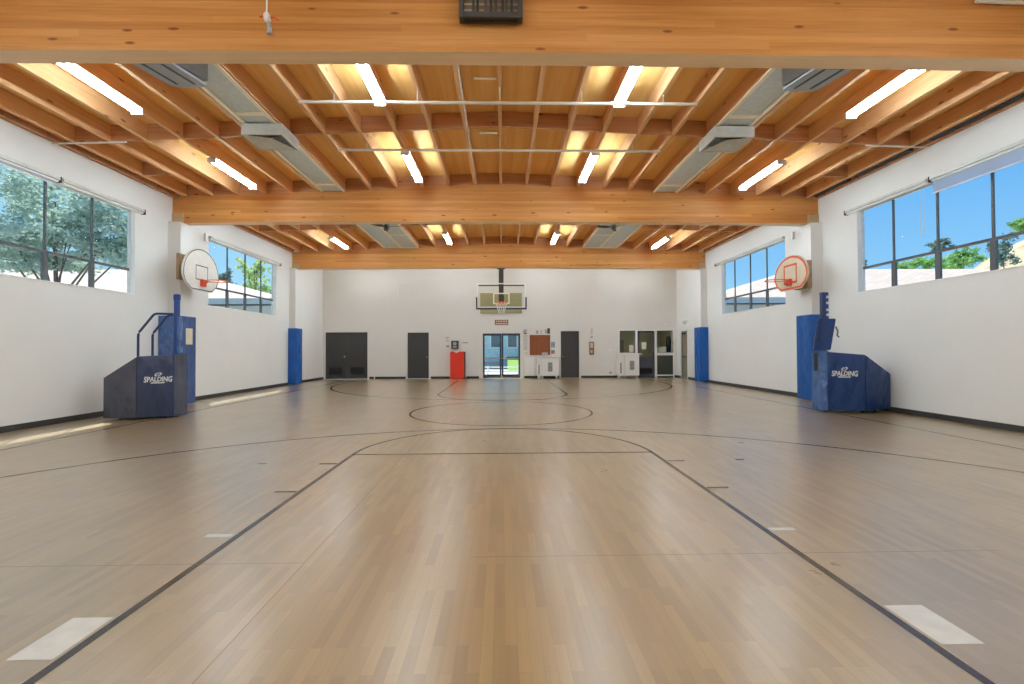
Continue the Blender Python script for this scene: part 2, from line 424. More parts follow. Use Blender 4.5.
# roof deck (low gable) with eaves outside
m = MB()
for s in (-1, 1):
    xe = s * 8.10
    p = [(0, YF - .6, RIDGE + JD), (xe, YF - .6, zr(xe) + JD), (xe, YF - .6, zr(xe) + JD + .12), (0, YF - .6, RIDGE + JD + .12)]
    m.prism(p, (0, YB - YF + 1.4, 0))
struct(m.build('ceiling', M['deck']))
# dark baseboards
def bb(name, pieces):
    m = MB()
    for p in pieces: m.box(*p)
    return struct(m.build(name, M['base']))
bb('baseboard_left', [(XL, XL + .015, YF, 11.36, 0, .10), (XL, XL + .015, 11.88, 17.78, 0, .10), (XL, XL + .015, 18.32, YB, 0, .10)])
bb('baseboard_right', [(XR - .015, XR, YF, 11.36, 0, .10), (XR - .015, XR, 11.88, 17.93, 0, .10), (XR - .015, XR, 18.52, SD[0] - .06, 0, .10), (XR - .015, XR, SD[1] + .06, YB, 0, .10)])
bp = []
cuts = [XL + .02, -7.80, -5.81, -5.62, -5.56, -4.23, -3.14, -2.30, -1.58, -1.03, 0.96, 1.56, 1.70, 2.50, 3.47, 5.10, 6.84, 7.56, 7.60, XR - .02]
for a, b in zip(cuts[0::2], cuts[1::2]): bp.append((a, b, YB - .015, YB, 0, .10))
bb('baseboard_back', bp)
# pilasters carrying the beams
for nm, s, xw, ya, yb, xi in (('pilaster_left', -1, XL, 11.45, 11.87, 7.55), ('pilaster_right', 1, XR, 11.45, 11.87, 7.45),
                              ('pilaster_near_left', -1, XL, 4.88, 5.27, 7.60), ('pilaster_near_right', 1, XR, 4.88, 5.27, 7.50),
                              ('pilaster_far_left', -1, XL, 17.92, 18.38, 7.62), ('pilaster_far_right', 1, XR, 18.05, 18.45, 7.50)):
    a, b = sorted((xw, s * xi)); struct(bx(nm.replace('pilaster', 'trim'), M['wall'], None, a, b, ya, yb, 0, ZB - 0.005))
# faint batten outline on the far wall
m = MB()
m.box(XL + .02, -7.80, YB - .012, YB, 2.09, 2.115); m.box(-5.8, -5.58, YB - .012, YB, 2.09, 2.115); m.box(-5.56, -4.22, YB - .012, YB, 2.09, 2.115)
m.box(-5.61, -5.57, YB - .012, YB, 0, 2.10); m.box(-3.1, -1.05, YB - .012, YB, 2.09, 2.115)
struct(m.build('trim_1', M['wall']))

# ------------------------------------------------------------------ timber roof
def beam(i, label):
    y0, y1 = BEAMS[i]
    t = thing('roof_beam', label, 'beam', (0, y0, ZB), 'laminated timber roof beams')
    m = MB(); n = 24; xa, xb = XL + .003, XR - .003
    rings = []
    for k in range(n + 1):
        x = xa + (xb - xa) * k / n; zb = ZB + 0.045 * (1 - (x / 7.8) ** 2); zt = zr(x) - 0.004
        rings.append([(x, y0, zb), (x, y1, zb), (x, y1, zt), (x, y0, zt)])
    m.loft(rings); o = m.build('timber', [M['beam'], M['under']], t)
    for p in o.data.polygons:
        if p.normal.z < -.9: p.material_index = 1  # bottom faces take the tone lightened for bounce light
    for s, xw in ((-1, XL + .006), (1, XR - .006)):
        a, b = sorted((xw, xw - s * 0.27))
        bx('bearing_block', M['seat'], t, a, b, y0 - .035, y0 - .001, ZB - .01, ZB + .225, bev=.012)
    return t
beam(0, 'wide laminated timber beam nearest the camera, across the top of the photo')
beam(1, 'laminated timber beam in the middle, between the two fan-shaped side backboards')
beam(2, 'farthest laminated timber beam, the one carrying the glass backboard')
KS = range(-12, 13)
JX = {k: X0 + PITCH * k for k in KS}
def jside(k):
    if k == 0: return 'centre'
    return f'{ORD[abs(k)]} to the {"left" if k < 0 else "right"} of centre'
BAYS = [(BEAMS[0][0], BEAMS[1][0] + .10, 'in the bay before the middle beam'), (BEAMS[1][0] + .12, BEAMS[2][0] + .1, 'in the bay behind the middle beam')]
JW = 0.062
for y0, y1, where in BAYS:
    for k in KS:
        x = JX[k]; z = zr(abs(x) + JW / 2); zt = zr(abs(x) + JW / 2) + JD - .004
        o = bx('roof_joist', M['joist'], None, x - JW / 2, x + JW / 2, y0 + .005, y1 - .005, z, zt)
        tag(o, f'timber roof joist, {jside(k)}, {where}', 'joist', 'timber roof joists')
    for s, xw, w in ((-1, XL, 'left'), (1, XR, 'right')):
        a, b = sorted((xw - s * .004, xw - s * .075))
        z = zr(7.85)
        o = bx('wall_ledger', M['block'], None, a, b, y0 + .24, y1 - .11, z - .02, z + .24)
        tag(o, f'timber ledger along the top of the {w} wall {where}', 'ledger', 'timber wall ledgers')
def blocks(y, th, where, pairs=None):
    for k in range(-12, 12):
        if pairs and k not in pairs: continue
        xa, xb = JX[k] + JW / 2 + .001, JX[k + 1] - JW / 2 - .001
        m = MB(); zc = .003
        m.hexa([(xa, y, zr(xa) + zc), (xb, y, zr(xb) + zc), (xb, y + th, zr(xb) + zc), (xa, y + th, zr(xa) + zc),
                (xa, y, zr(xa) + JD - .006), (xb, y, zr(xb) + JD - .006), (xb, y + th, zr(xb) + JD - .006), (xa, y + th, zr(xa) + JD - .006)])
        lo, hi = (k, k + 1)
        between = f'between the centre and {ORD[1]} {"left" if k == -1 else "right"} joists' if k in (-1, 0) else \
            f'between the {ORD[min(abs(k), abs(k + 1))]} and {ORD[max(abs(k), abs(k + 1))]} joists {"left" if k < 0 else "right"} of centre'
        tag(m.build('ceiling_blocking', M['block']), f'blocking board {where}, {between}', 'blocking', 'timber blocking boards between joists')
blocks(8.60, .045, 'across the nearer bay')
blocks(BEAMS[1][0] + .02, .06, 'on the middle beam')
blocks(15.05, .045, 'across the farther bay')
blocks(BEAMS[2][0] + .02, .06, 'on the farthest beam')
blocks(10.2, .045, 'close before the middle beam', (-12, 11))

# ------------------------------------------------------------------ strip lights
def light_proto():
    t = thing('ceiling_light', 'strip light', 'ceiling light', (0, 0, 0), 'fluorescent strip lights')
    L = 1.56
    m = MB(); m.prism([(-.079, 0, 0), (-.045, 0, -.04), (.045, 0, -.04), (.079, 0, 0)], (0, L, 0)); m.build('housing', M['housing'], t)
    for x in (-.058, .058):
        m = MB(); m.tube([(x, .025, -.052), (x, L - .025, -.052)], .013, 8); m.build('tube', M['tube'], t, True)
    for y in (0, L - .02): bx('end_cap', M['housing'], t, -.085, .085, y, y + .02, -.097, .0)
    for y in (.3, L - .3): bx('bracket', M['housing'], t, -.02, .02, y, y + .03, .0, .028)
    return t
LP = light_proto(); first = True
WHO = {-1: ('far left column', -5.60), 0: ('inner left column', -1.885), 1: ('inner right column', 1.84), 2: ('far right column', 5.53)}
ROWS = [(-0.8, 'in the unseen row added above the camera'), (2.0, 'in the unseen row added just before the nearest beam'), (5.92, 'right behind the nearest beam'), (9.36, 'just before the middle beam'),  # front rows out of view, added to light the near bay
        (12.35, 'right behind the middle beam'), (15.85, 'just before the farthest beam'), (18.95, 'added unseen behind the farthest beam')]  # last row out of view, added to brighten the far wall
for y, where in ROWS:
    for c, (col, x) in WHO.items():
        loc = (x, y, zr(abs(x) + .1) - .03); lab = f'lit twin-tube strip light {where}, {col}'
        if first: LP.location = loc; LP['label'] = lab; first = False
        else: dup(LP, loc, lab)

# ------------------------------------------------------------------ duct panels and diffusers
def duct(x0, x1, y0, y1, mids, crosses, label):
    zz = zr(max(abs(x0), abs(x1)))
    t = thing('ceiling_duct', label, 'duct', ((x0 + x1) / 2, y0, zz - .03), 'grey duct panels between the joists')
    bx('panel', M['duct'], t, x0, x1, y0, y1, zz - .016, zz - .003)
    for x in [x0, x1] + mids: bx('batten', M['batten'], t, x - .03, x + .03, y0, y1, zz - .036, zz - .0165)
    for (a, b, y) in crosses: bx('batten', M['batten'], t, a + .031, b - .031, y, y + .09, zz - .032, zz - .0165)
    return t
duct(-4.29, -3.78, 5.30, 11.55, [], [(-4.29, -3.78, 7.72), (-4.29, -3.78, 11.05)], 'grey duct panel with cream battens, left of centre before the middle beam')
duct(3.68, 4.22, 5.30, 11.55, [], [(3.68, 4.22, 7.72), (3.68, 4.22, 11.05)], 'grey duct panel with cream battens, right of centre before the middle beam')
duct(-4.36, -3.13, 11.95, 18.0, [-3.75], [(-4.36, -3.75, 17.9), (-3.75, -3.13, 17.9), (-3.75, -3.13, 15.9)], 'wide two-bay grey duct panel left of centre behind the middle beam')
duct(3.02, 4.27, 11.95, 18.0, [3.66], [(3.02, 3.66, 17.9), (3.66, 4.27, 17.9), (3.02, 3.66, 15.9)], 'wide two-bay grey duct panel right of centre behind the middle beam')
def diffuser(xc, label):
    y0, y1, w = 8.05, 8.70, .34; zt = zr(4.3) - .038; zb = zt - .185
    t = thing('ceiling_vent', label, 'air vent', (xc, (y0 + y1) / 2, zb), 'square air diffusers on the ducts')
    m = MB(); n = [(xc - w, y0), (xc + w, y0), (xc + w, y1), (xc - w, y1)]; i = [(xc - w + .03, y0 + .03), (xc + w - .03, y0 + .03), (xc + w - .03, y1 - .03), (xc - w + .03, y1 - .03)]
    m.loft([[(x, y, zb + .0) for x, y in i], [(x, y, zb) for x, y in n], [(x, y, zt) for x, y in n], [(x, y, zt) for x, y in i]], cap=False)
    m.loft([[(x, y, zt) for x, y in n], [(x, y, zt - .004) for x, y in n]])
    m.build('box', M['galv'], t)
    ym = (y0 + y1) / 2
    # four fields of louvres, each a triangle meeting at the middle
    a = w - .035; b = (y1 - y0) / 2 - .035; ns = 9
    for fi, (nm, dx, dy) in enumerate((('near', 0, -1), ('far', 0, 1), ('left', -1, 0), ('right', 1, 0))):
        cov = .35 if nm == 'near' else .55 if (dx and dx * xc < 0) else .97
        m = MB()
        for k in range(ns):
            f0, f1 = 1 - k / ns, 1 - (k + cov) / ns
            if dy: P = [(xc - a * f0, ym + dy * b * f0), (xc + a * f0, ym + dy * b * f0), (xc + a * f1, ym + dy * b * f1), (xc - a * f1, ym + dy * b * f1)]
            else: P = [(xc + dx * a * f0, ym - b * f0), (xc + dx * a * f0, ym + b * f0), (xc + dx * a * f1, ym + b * f1), (xc + dx * a * f1, ym - b * f1)]
            za = zb + .004 + .075 * k / ns; zb2 = za + .012
            m.quad([(P[0][0], P[0][1], za), (P[1][0], P[1][1], za), (P[2][0], P[2][1], zb2), (P[3][0], P[3][1], zb2)])
        m.build('louver', M['galv'], t)
    bx('dark_plenum', M['black'], t, xc - a, xc + a, ym - b, ym + b, zb + .095, zb + .10)
diffuser(-3.99, 'square louvred air diffuser hanging under the duct on the left')
diffuser(3.95, 'square louvred air diffuser hanging under the duct on the right')

# ------------------------------------------------------------------ pipes, conduits, rails, fans, speakers
def hpipe(y, label):
    z = 5.03
    t = thing('hanging_pipe', label, 'pipe', (0, y, z), 'pale pipes hung across the joists')
    m = MB(); m.tube([(-3.07, y, z), (3.0, y, z)], .024, 10); m.build('rod', M['pipe'], t, True)
    for k in (-4, -2, 0, 2, 4):
        x = JX[k]; m = MB(); m.tube([(x, y, z + .02), (x, y, zr(abs(x) + .04) - .002)], .007, 6); m.build('hanger', M['pipe'], t)
    m = MB(); m.tube([(-.40, y - .35, zr(.4) - .05), (-.08, y - .35, zr(.4) - .05)], .014, 8); m.build('stub', M['pipe'], t)
hpipe(7.30, 'pale pipe hung across the joists, the one nearer the camera')
hpipe(9.06, 'pale pipe hung across the joists, the one nearer the middle beam')
m = MB(); x = JX[-1] + .05; m.tube([(x, 5.25, 5.235), (x, 11.5, 5.235)], .012, 8)
tag(m.build('ceiling_conduit', M['galv'], None, True), 'thin grey conduit running along the joist left of the centre joist', 'conduit')
for s, w in ((-1, 'left'), (1, 'right')):
    xa = XL + .02 if s < 0 else XR - .02; xb = s * 6.55
    m = MB(); m.tube([(xa, 8.50, 4.885), (xb, 8.50, 4.92)], .016, 8)
    tag(m.build('ceiling_conduit', M['pipe'], None, True), f'pale conduit under the joists beside the {w} wall', 'conduit')
m = MB(); m.tube([(5.0, 4.93, 4.925), (XR - .01, 4.93, 4.86)], .02, 8)
tag(m.build('ceiling_conduit', M['pipe'], None, True), 'pale conduit along the top of the nearest beam at upper right', 'conduit')
for (a, b, w) in ((5.45, 8.30, 'nearest'), (8.72, 10.12, 'middle'), (10.32, 11.45, 'farthest')):
    t = thing('ceiling_rail', f'black linear rail between joist and right wall, {w} of the three', 'rail', (7.59, a, 4.9), 'black linear ceiling rails')
    for x in (7.545, 7.60): bx('bar', M['black'], t, x - .014, x + .014, a, b, 4.925, 4.965)
    bx('carrier', M['dark'], t, 7.535, 7.612, a, b, 4.966, 4.975)
def fan(x, y, z, label, rot):
    t = thing('ceiling_fan', label, 'ceiling fan', (x, y, z), 'black ceiling fans')
    m = MB(); m.tube([(x, y, z + .07), (x, y, zr(4.36) - .04)], .022, 10); m.build('downrod', M['black'], t, True)
    m = MB(); m.tube([(x, y, z - .075), (x, y, z - .06), (x, y, z + .05), (x, y, z + .09)], [.035, .075, .075, .035], 16); m.build('motor', M['black'], t, True)
    m = MB(); m.tube([(x, y, zr(4.36) - .10), (x, y, zr(4.36) - .039)], [.03, .06], 12); m.build('canopy', M['black'], t, True)
    for i in range(3):
        a = rot + i * 2 * pi / 3; d = Vector((cos(a), sin(a), 0)); n = Vector((-d.y, d.x, 0))
        c = Vector((x, y, z - .03)); m = MB()
        r0 = [c + d * .06 - n * .025 + Vector((0, 0, -.004)), c + d * .06 + n * .025 + Vector((0, 0, .004)), c + d * .06 + n * .025 + Vector((0, 0, .012)), c + d * .06 - n * .025 + Vector((0, 0, .004))]
        r1 = [c + d * .2 - n * .065 + Vector((0, 0, -.02)), c + d * .2 + n * .065 + Vector((0, 0, .012)), c + d * .2 + n * .065 + Vector((0, 0, .02)), c + d * .2 - n * .065 + Vector((0, 0, -.012))]
        r2 = [c + d * .48 - n * .055 + Vector((0, 0, -.02)), c + d * .48 + n * .055 + Vector((0, 0, .012)), c + d * .48 + n * .055 + Vector((0, 0, .02)), c + d * .48 - n * .055 + Vector((0, 0, -.012))]
        m.loft([r0, r1, r2]); m.build('blade', M['black'], t)
fan(-3.31, 13.9, 4.84, 'small black ceiling fan under the grey duct panel left of centre', radians(-12))
fan(3.23, 13.9, 4.84, 'small black ceiling fan under the grey duct panel right of centre', radians(192))
def speaker(s, xc, label):
    y0, y1, w = 5.42, 6.32, .235; zt, zf, zn = 5.05, 4.74, 4.60
    t = thing('hanging_loudspeaker', label, 'loudspeaker', (xc, y0, zn), 'loudspeakers hung behind the nearest beam')
    def cross(y, z0, z1, ww): return [(xc - ww, y, z0), (xc + ww, y, z0), (xc + ww, y, z1), (xc - ww, y, z1)]
    m = MB(); m.loft([cross(y0, zn, 4.98, w * .9), cross(y0 + .05, zn - .0, 5.0, w), cross(y1 - .06, zf + .012, 5.02, w), cross(y1, zf + .05, 5.02, w * .93)]); m.build('case', M['speaker'], t)
    # grille face under the case, its far end rounded
    ang = (zf - zn) / (y1 - y0)
    def zz(y): return zn + (y - y0) * ang - .004
    arcp = [(xc + w * .98 * cos(a), y1 - .06 + .07 * sin(a)) for a in [pi * i / 12 for i in range(13)]]
    pts = [(xc - w * .98, y0 + .02), (xc + w * .98, y0 + .02)] + arcp
    m = MB(); m.prism([(x, y, zz(y)) for x, y in pts], (0, 0, -.03)); m.build('grille', M['grille'], t)
    m = MB()
    for dx in (-.11, .11): m.hexa([(xc + dx - .018, y0 + .2, zz(y0 + .2) - .034), (xc + dx + .018, y0 + .2, zz(y0 + .2) - .034), (xc + dx + .018, y1 - .1, zz(y1 - .1) - .034), (xc + dx - .018, y1 - .1, zz(y1 - .1) - .034),
                                   (xc + dx - .018, y0 + .2, zz(y0 + .2) - .029), (xc + dx + .018, y0 + .2, zz(y0 + .2) - .029), (xc + dx + .018, y1 - .1, zz(y1 - .1) - .029), (xc + dx - .018, y1 - .1, zz(y1 - .1) - .029)])
    m.hexa([(xc - .09, y0 + .14, zz(y0 + .14) - .034), (xc + .09, y0 + .14, zz(y0 + .14) - .034), (xc + .09, y0 + .2, zz(y0 + .2) - .034), (xc - .09, y0 + .2, zz(y0 + .2) - .034),
            (xc - .09, y0 + .14, zz(y0 + .14) - .029), (xc + .09, y0 + .14, zz(y0 + .14) - .029), (xc + .09, y0 + .2, zz(y0 + .2) - .029), (xc - .09, y0 + .2, zz(y0 + .2) - .029)])
    m.build('slot', M['black'], t)
    for y in (y0 + .25, y1 - .25):
        m = MB(); m.tube([(xc, y, 4.99), (xc, y, zr(xc) - .04)], .012, 8); m.build('bracket', M['black'], t)
speaker(-1, -4.05, 'grey and black loudspeaker hung behind the nearest beam, left of centre')
speaker(1, 3.96, 'grey and black loudspeaker hung behind the nearest beam, right of centre')
# black slatted cage on the nearest beam
t = thing('beam_mounted_cage', 'black slatted cage mounted on the nearest beam at the top of the photo', 'cage', (-.10, 4.85, 4.66))
y0, y1, z0, z1, xa, xb = 4.83, 4.94, 4.635, 5.02, -.435, .215
m = MB()
for x in (xa, xb - .05): m.box(x, x + .05, y0, y1, z0, z1, bev=.01)
m.box(xa + .051, xb - .051, y0, y0 + .03, z0, z0 + .05); m.box(xa + .051, xb - .051, y1 - .03, y1, z0, z0 + .05); m.box(xa + .051, xb - .051, y0, y0 + .03, z1 - .05, z1)
m.build('frame', M['dark'], t)
for i, x in enumerate([-.285, -.245, -.165, -.11, -.06, .01, .05, .10]):
    bx('slat', M['black'] if i % 2 else M['dark'], t, x - .013, x + .013, y0 + .001, y0 + .02, z0 + .051, z1 - .051)
for z in (z0 + .10, z0 + .16, z0 + .22, z0 + .28): bx('cross_bar', M['paper'], t, xa + .051, xb - .051, y0 + .05, y0 + .06, z, z + .014)
bx('mounting_plate', M['ply'], t, xa + .05, xb - .05, 4.945, 4.955, z0 + .06, z1 - .02)
# white cord with connector hanging before the nearest beam
t = thing('hanging_connector', 'white cord with a small plug hanging before the nearest beam, upper left', 'cord', (-2.34, 4.80, 4.42))
cx = -2.34
m = MB(); m.tube([(cx, 4.8, 5.3), (cx + .004, 4.8, 4.9), (cx, 4.8, 4.62)], .008, 8); m.build('cable', M['white'], t, True)
m = MB(); m.tube([(cx, 4.8, 4.64), (cx, 4.8, 4.61), (cx + .01, 4.8, 4.56), (cx + .018, 4.8, 4.54)], [.012, .032, .034, .015], 12); m.build('bell', M['white'], t, True)
m = MB(); m.tube([(cx + .02, 4.8, 4.54), (cx + .028, 4.8, 4.50), (cx + .03, 4.8, 4.42)], [.014, .022, .026], 10); m.build('plug', M['greyprint'], t, True)
m = MB(); m.tube([(cx + .03, 4.8, 4.585), (cx + .08, 4.8, 4.59), (cx + .12, 4.8, 4.56)], .008, 8); m.build('red_tail', M['redpaint'], t, True)
m = MB(); m.tube([(cx - .03, 4.8, 4.60), (cx - .07, 4.8, 4.592)], .01, 8); m.build('red_tail', M['redpaint'], t, True)

# ------------------------------------------------------------------ windows and roller blinds
def window(n, s, xw, y0, y1, muls):
    z0, z1, zt = 2.47, 4.27, 3.005; xg = xw + s * .12
    t = sroot(f'window_{n}', (xg, y0, z0))
    def b(m, ya, yb, za, zb, d=.05, c=0):
        x0, x1 = sorted((xg - s * d / 2 + c, xg + s * d / 2 + c)); m.box(x0, x1, ya, yb, za, zb)
    m = MB(); f = .022
    b(m, y0, y1, z0, z0 + f); b(m, y0, y1, z1 - f, z1); b(m, y0, y0 + f, z0 + f, z1 - f); b(m, y1 - f, y1, z0 + f, z1 - f)
    m.build('window_frame', M['galv'], t)
    m = MB()
    b(m, y0 + f, y1 - f, zt - .024, zt + .024, .045)
    for y in muls:
        b(m, y - .017, y + .017, zt + .024, z1 - f, .03); b(m, y - .05, y + .05, z0 + f, zt - .024, .04)
    m.build('mullion', M['frame'], t)
    ys = [y0 + f] + list(muls) + [y1 - f]
    for a, c in zip(ys, ys[1:]):
        a2 = a + (.026 if a in muls else 0); c2 = c - (.026 if c in muls else 0)
        for za, zb in ((zt + .028, z1 - f), (z0 + f, zt - .028)):
            e = .03 if za < zt else 0
            m = MB(); x0, x1 = sorted((xg - .003, xg + .003)); m.box(x0, x1, a2 + e, c2 - e, za, zb); m.build('pane', M['glass'], t)
    x0, x1 = sorted((xw - s * .012, xw + s * .09)); bx('sill', M['white'], t, x0, x1, y0 + .003, y1 - .003, z0 + .001, z0 + .018)
window(1, -1, XL, *WL[0], (7.57, 8.53, 9.49))
window(2, -1, XL, *WL[1], (14.10, 15.07, 16.05))
window(3, 1, XR, *WR[0], (7.53, 8.51, 9.49))
window(4, 1, XR, *WR[1], (14.12, 15.07, 16.09))
def blind(s, xw, y0, y1, drop, label):
    t = thing('roller_blind', label, 'roller blind', (xw, y0, 4.24), 'roller blinds over the high windows')
    m = MB(); x0, x1 = sorted((xw - s * .002, xw - s * .085)); m.box(x0, x1, y0, y1, 4.275, 4.335, bev=.012); m.build('headrail', M['galv'], t)
    m = MB(); x = xw - s * .05; m.tube([(x, y0 + .02, 4.255), (x, y1 - .02, 4.255)], .017, 10); m.build('roller', M['white'], t, True)
    if drop > .03:
        x0, x1 = sorted((x - .002, x + .002)); bx('shade', M['shade'], t, x0, x1, y0 + .04, y1 - .04, 4.238 - drop, 4.238)
        bx('hem_bar', M['galv'], t, x - .008, x + .008, y0 + .04, y1 - .04, 4.238 - drop - .02, 4.2379 - drop)
    for y in (y1 - .01,):
        bx('end_bracket', M['dark'], t, *sorted((xw - s * .003, xw - s * .088)), y + .012, y + .03, 4.235, 4.34)
    return t
blind(-1, XL, 6.45, 8.60, 0.04, 'rolled-up blind over the nearer left window, the half nearer the camera')
blind(-1, XL, 8.66, 10.60, 0.0, 'rolled-up blind over the nearer left window, the half nearer the middle beam')
blind(-1, XL, 13.00, 17.05, 0.0, 'rolled-up blind over the far left window behind the white backboard')
blind(1, XR, 12.98, 17.15, 0.0, 'rolled-up blind over the far right window behind the tan backboard')
blind(1, XR, 6.40, 8.45, 0.20, 'roller blind let down a hand width over the nearer right window')
t = blind(1, XR, 8.52, 10.58, 0.0, 'rolled-up blind over the nearer right window, with a hanging bead chain')
for y in (8.60, 8.68):
    m = MB(); m.tube([(XR - .05, y, 4.24), (XR - .05, y, 3.36), (XR - .05, 8.64, 3.32)], .004, 5); m.build('chain', M['galv'], t)

# ------------------------------------------------------------------ doors in the far wall
def casing(t, x0, x1, z1, w=.07, y=YB):
    m = MB(); m.box(x0 - w, x0, y - .02, y + .1, 0, z1 + w); m.box(x1, x1 + w, y - .02, y + .1, 0, z1 + w); m.box(x0, x1, y - .02, y + .1, z1, z1 + w); return m.build('casing', M['wall'], t)
def knob(t, x, z, y):
    m = MB(); m.tube([(x, y, z), (x, y - .05, z)], [.028, .014], 12); m.ball((x, y - .07, z), .03, seg=12); m.build('knob', M['chrome'], t, True)
def louver(t, x0, x1, z0, z1, y):
    lv = MB(); lv.box(x0, x1, y - .012, y - .002, z0, z1); o = lv.build('louver', M['black'], t)
    m = MB(); n = 7
    for i in range(n): 
        z = z0 + (z1 - z0) * (i + .5) / n; m.hexa([(x0 + .02, y - .03, z - .014), (x1 - .02, y - .03, z - .014), (x1 - .02, y - .013, z), (x0 + .02, y - .013, z), (x0 + .02, y - .03, z - .008), (x1 - .02, y - .03, z - .008), (x1 - .02, y - .013, z + .006), (x0 + .02, y - .013, z + .006)])
    m.build('slats', M['black'], o)
t = sroot('door_1', (-6.8, YB, 0)); casing(t, -7.72, -5.89, 2.05)
bx('leaf', M['door'], t, -7.715, -6.81, YB + .03, YB + .075, .01, 2.045); bx('leaf', M['door'], t, -6.80, -5.895, YB + .03, YB + .075, .01, 2.045)
louver(t, -7.57, -6.98, .22, .52, YB + .03); louver(t, -6.64, -6.05, .22, .52, YB + .03); knob(t, -6.87, .95, YB + .03)
t = sroot('door_2', (-3.7, YB, 0)); casing(t, -4.15, -3.22, 2.03); bx('leaf', M['door'], t, -4.145, -3.225, YB + .03, YB + .075, .01, 2.025); knob(t, -3.31, .95, YB + .03)
t = sroot('door_4', (3, YB, 0)); casing(t, 2.58, 3.39, 2.07); bx('leaf', M['door'], t, 2.585, 3.385, YB + .03, YB + .075, .01, 2.065); knob(t, 2.67, .95, YB + .03)
# glazed entrance doors
t = sroot('door_3', (0, YB, 0)); casing(t, -.86, .79, 1.98, .14)
bx('threshold', M['galv'], t, -.855, .785, YB + .005, YB + .14, .0, .02)
for (a, b) in ((-.855, -.04), (-.03, .785)):
    m = MB(); f = .075; y0, y1 = YB + .04, YB + .09; lf = MB()
    lf.box(a, a + f, y0, y1, .025, 1.975); lf.box(b - f, b, y0, y1, .025, 1.975); lf.box(a + f, b - f, y0, y1, .025, .17); lf.box(a + f, b - f, y0, y1, 1.88, 1.975); lf.box(a + f, b - f, y0, y1, .84, .90)
    L = lf.build('leaf', M['navyalu'], t)
    bx('pane', M['glass'], L, a + f, b - f, y0 + .02, y0 + .026, .17, .84); bx('pane', M['glass'], L, a + f, b - f, y0 + .02, y0 + .026, .90, 1.88)
    bx('push_bar', M['chrome'], L, a + .05, b - .05, y0 - .06, y0 - .03, .85, .89)
    for x in (a + .06, b - .08): bx('bar_bracket', M['navyalu'], L, x, x + .02, y0 - .03, y0 - .001, .85, .89)
# office front: two windows and a half-glazed door
for n, (a, b) in ((5, (5.18, 5.88)), (6, (6.84, 7.55))):
    t = sroot(f'window_{n}', ((a + b) / 2, YB, 1.1))
    m = MB(); w = .06; m.box(a - w, a, YB - .02, YB + .1, 1.04, 2.14); m.box(b, b + w, YB - .02, YB + .1, 1.04, 2.14); m.box(a, b, YB - .02, YB + .1, 2.08, 2.14); m.box(a, b, YB - .03, YB + .1, 1.04, 1.10); m.build('window_frame', M['white'], t)
    bx('pane', M['glass'], t, a, b, YB + .05, YB + .056, 1.10, 2.08)
    if n == 6:
        bx('lower_panel', M['panel'], t, a, b, YB - .012, YB - .001, .13, .98)
        m = MB(); m.box(a - w, a, YB - .02, YB, .0, 1.035); m.box(b, b + w, YB - .02, YB, .0, 1.035); m.box(a, b, YB - .02, YB, .07, .13); m.box(a, b, YB - .02, YB, .98, 1.035); m.build('panel_frame', M['white'], t)
t = sroot('door_5', (6.36, YB, 0))
m = MB(); m.box(5.945, 5.98, YB - .02, YB + .1, 0, 2.10); m.box(6.74, 6.775, YB - .02, YB + .1, 0, 2.10); m.box(5.98, 6.74, YB - .02, YB + .1, 2.07, 2.10); m.build('casing', M['white'], t)
lf = MB(); y0, y1 = YB + .03, YB + .075
lf.box(5.985, 6.735, y0, y1, .01, .93); lf.box(5.985, 6.05, y0, y1, .93, 2.065); lf.box(6.67, 6.735, y0, y1, .93, 2.065); lf.box(6.05, 6.67, y0, y1, 2.0, 2.065); L = lf.build('leaf', M['navydoor'], t)
bx('pane', M['glass'], L, 6.05, 6.67, y0 + .02, y0 + .026, .93, 2.0)
louver(t, 6.06, 6.64, .18, .42, y0); knob(t, 6.58, .98, y0)
# side door in the right wall
t = sroot('door_6', (XR, 20.34, 0))
m = MB(); a, b, z = SD; w = .05
m.box(XR - .02, XR + .1, a - w, a, 0, z + w); m.box(XR - .02, XR + .1, b, b + w, 0, z + w); m.box(XR - .02, XR + .1, a, b, z, z + w); m.build('casing', M['white'], t)
bx('leaf', M['taupe'], t, XR + .03, XR + .07, a + .004, b - .004, .01, z - .004); bx('push_bar', M['chrome'], t, XR - .015, XR + .0, a + .06, b - .06, .92, .96); bx('closer', M['dark'], t, XR - .02, XR + .028, a + .3, b - .06, z - .14, z - .07)
# the room behind the office windows
m = MB(); m.box(4.9, 7.9, 23.9, 24.0, 0, 2.6); m.box(4.8, 4.9, YB + WT, 24.0, 0, 2.6); m.box(7.9, 8.0, YB + WT, 24.0, 0, 2.6); m.box(4.8, 8.0, YB + WT, 24.0, 2.6, 2.7); m.box(4.8, 8.0, YB + WT + .001, 24.0, -.08, 0)
struct(m.build('wall_office', M['office']))
t = thing('office_fill_lamp', 'unseen fill lamp added in the office behind the far wall', 'ceiling light', (6.3, 22.4, 2.5))  # out-of-view lamp added to brighten the office interior
m = MB(); m.tube([(6.3, 22.4, 2.599), (6.3, 22.4, 2.57)], .17, 20); m.build('base', M['housing'], t)
m = MB(); m.tube([(6.3, 22.4, 2.569), (6.3, 22.4, 2.53), (6.3, 22.4, 2.50)], [.16, .15, .08], 20); m.build('fill_glow', M['officefill'], t, True)
bx_ = bx('office_cupboard', M['taupe'], None, 5.0, 5.9, 23.3, 23.85, .004, 1.7); tag(bx_, 'taupe cupboard seen through the office window above the white cabinet', 'cupboard')
m = MB(); m.box(6.95, 7.35, YB + .24, YB + .5, 1.12, 1.36, bev=.008); o = m.build('carton', M['cream']); tag(o, 'cream carton standing behind the right-hand office window', 'box')
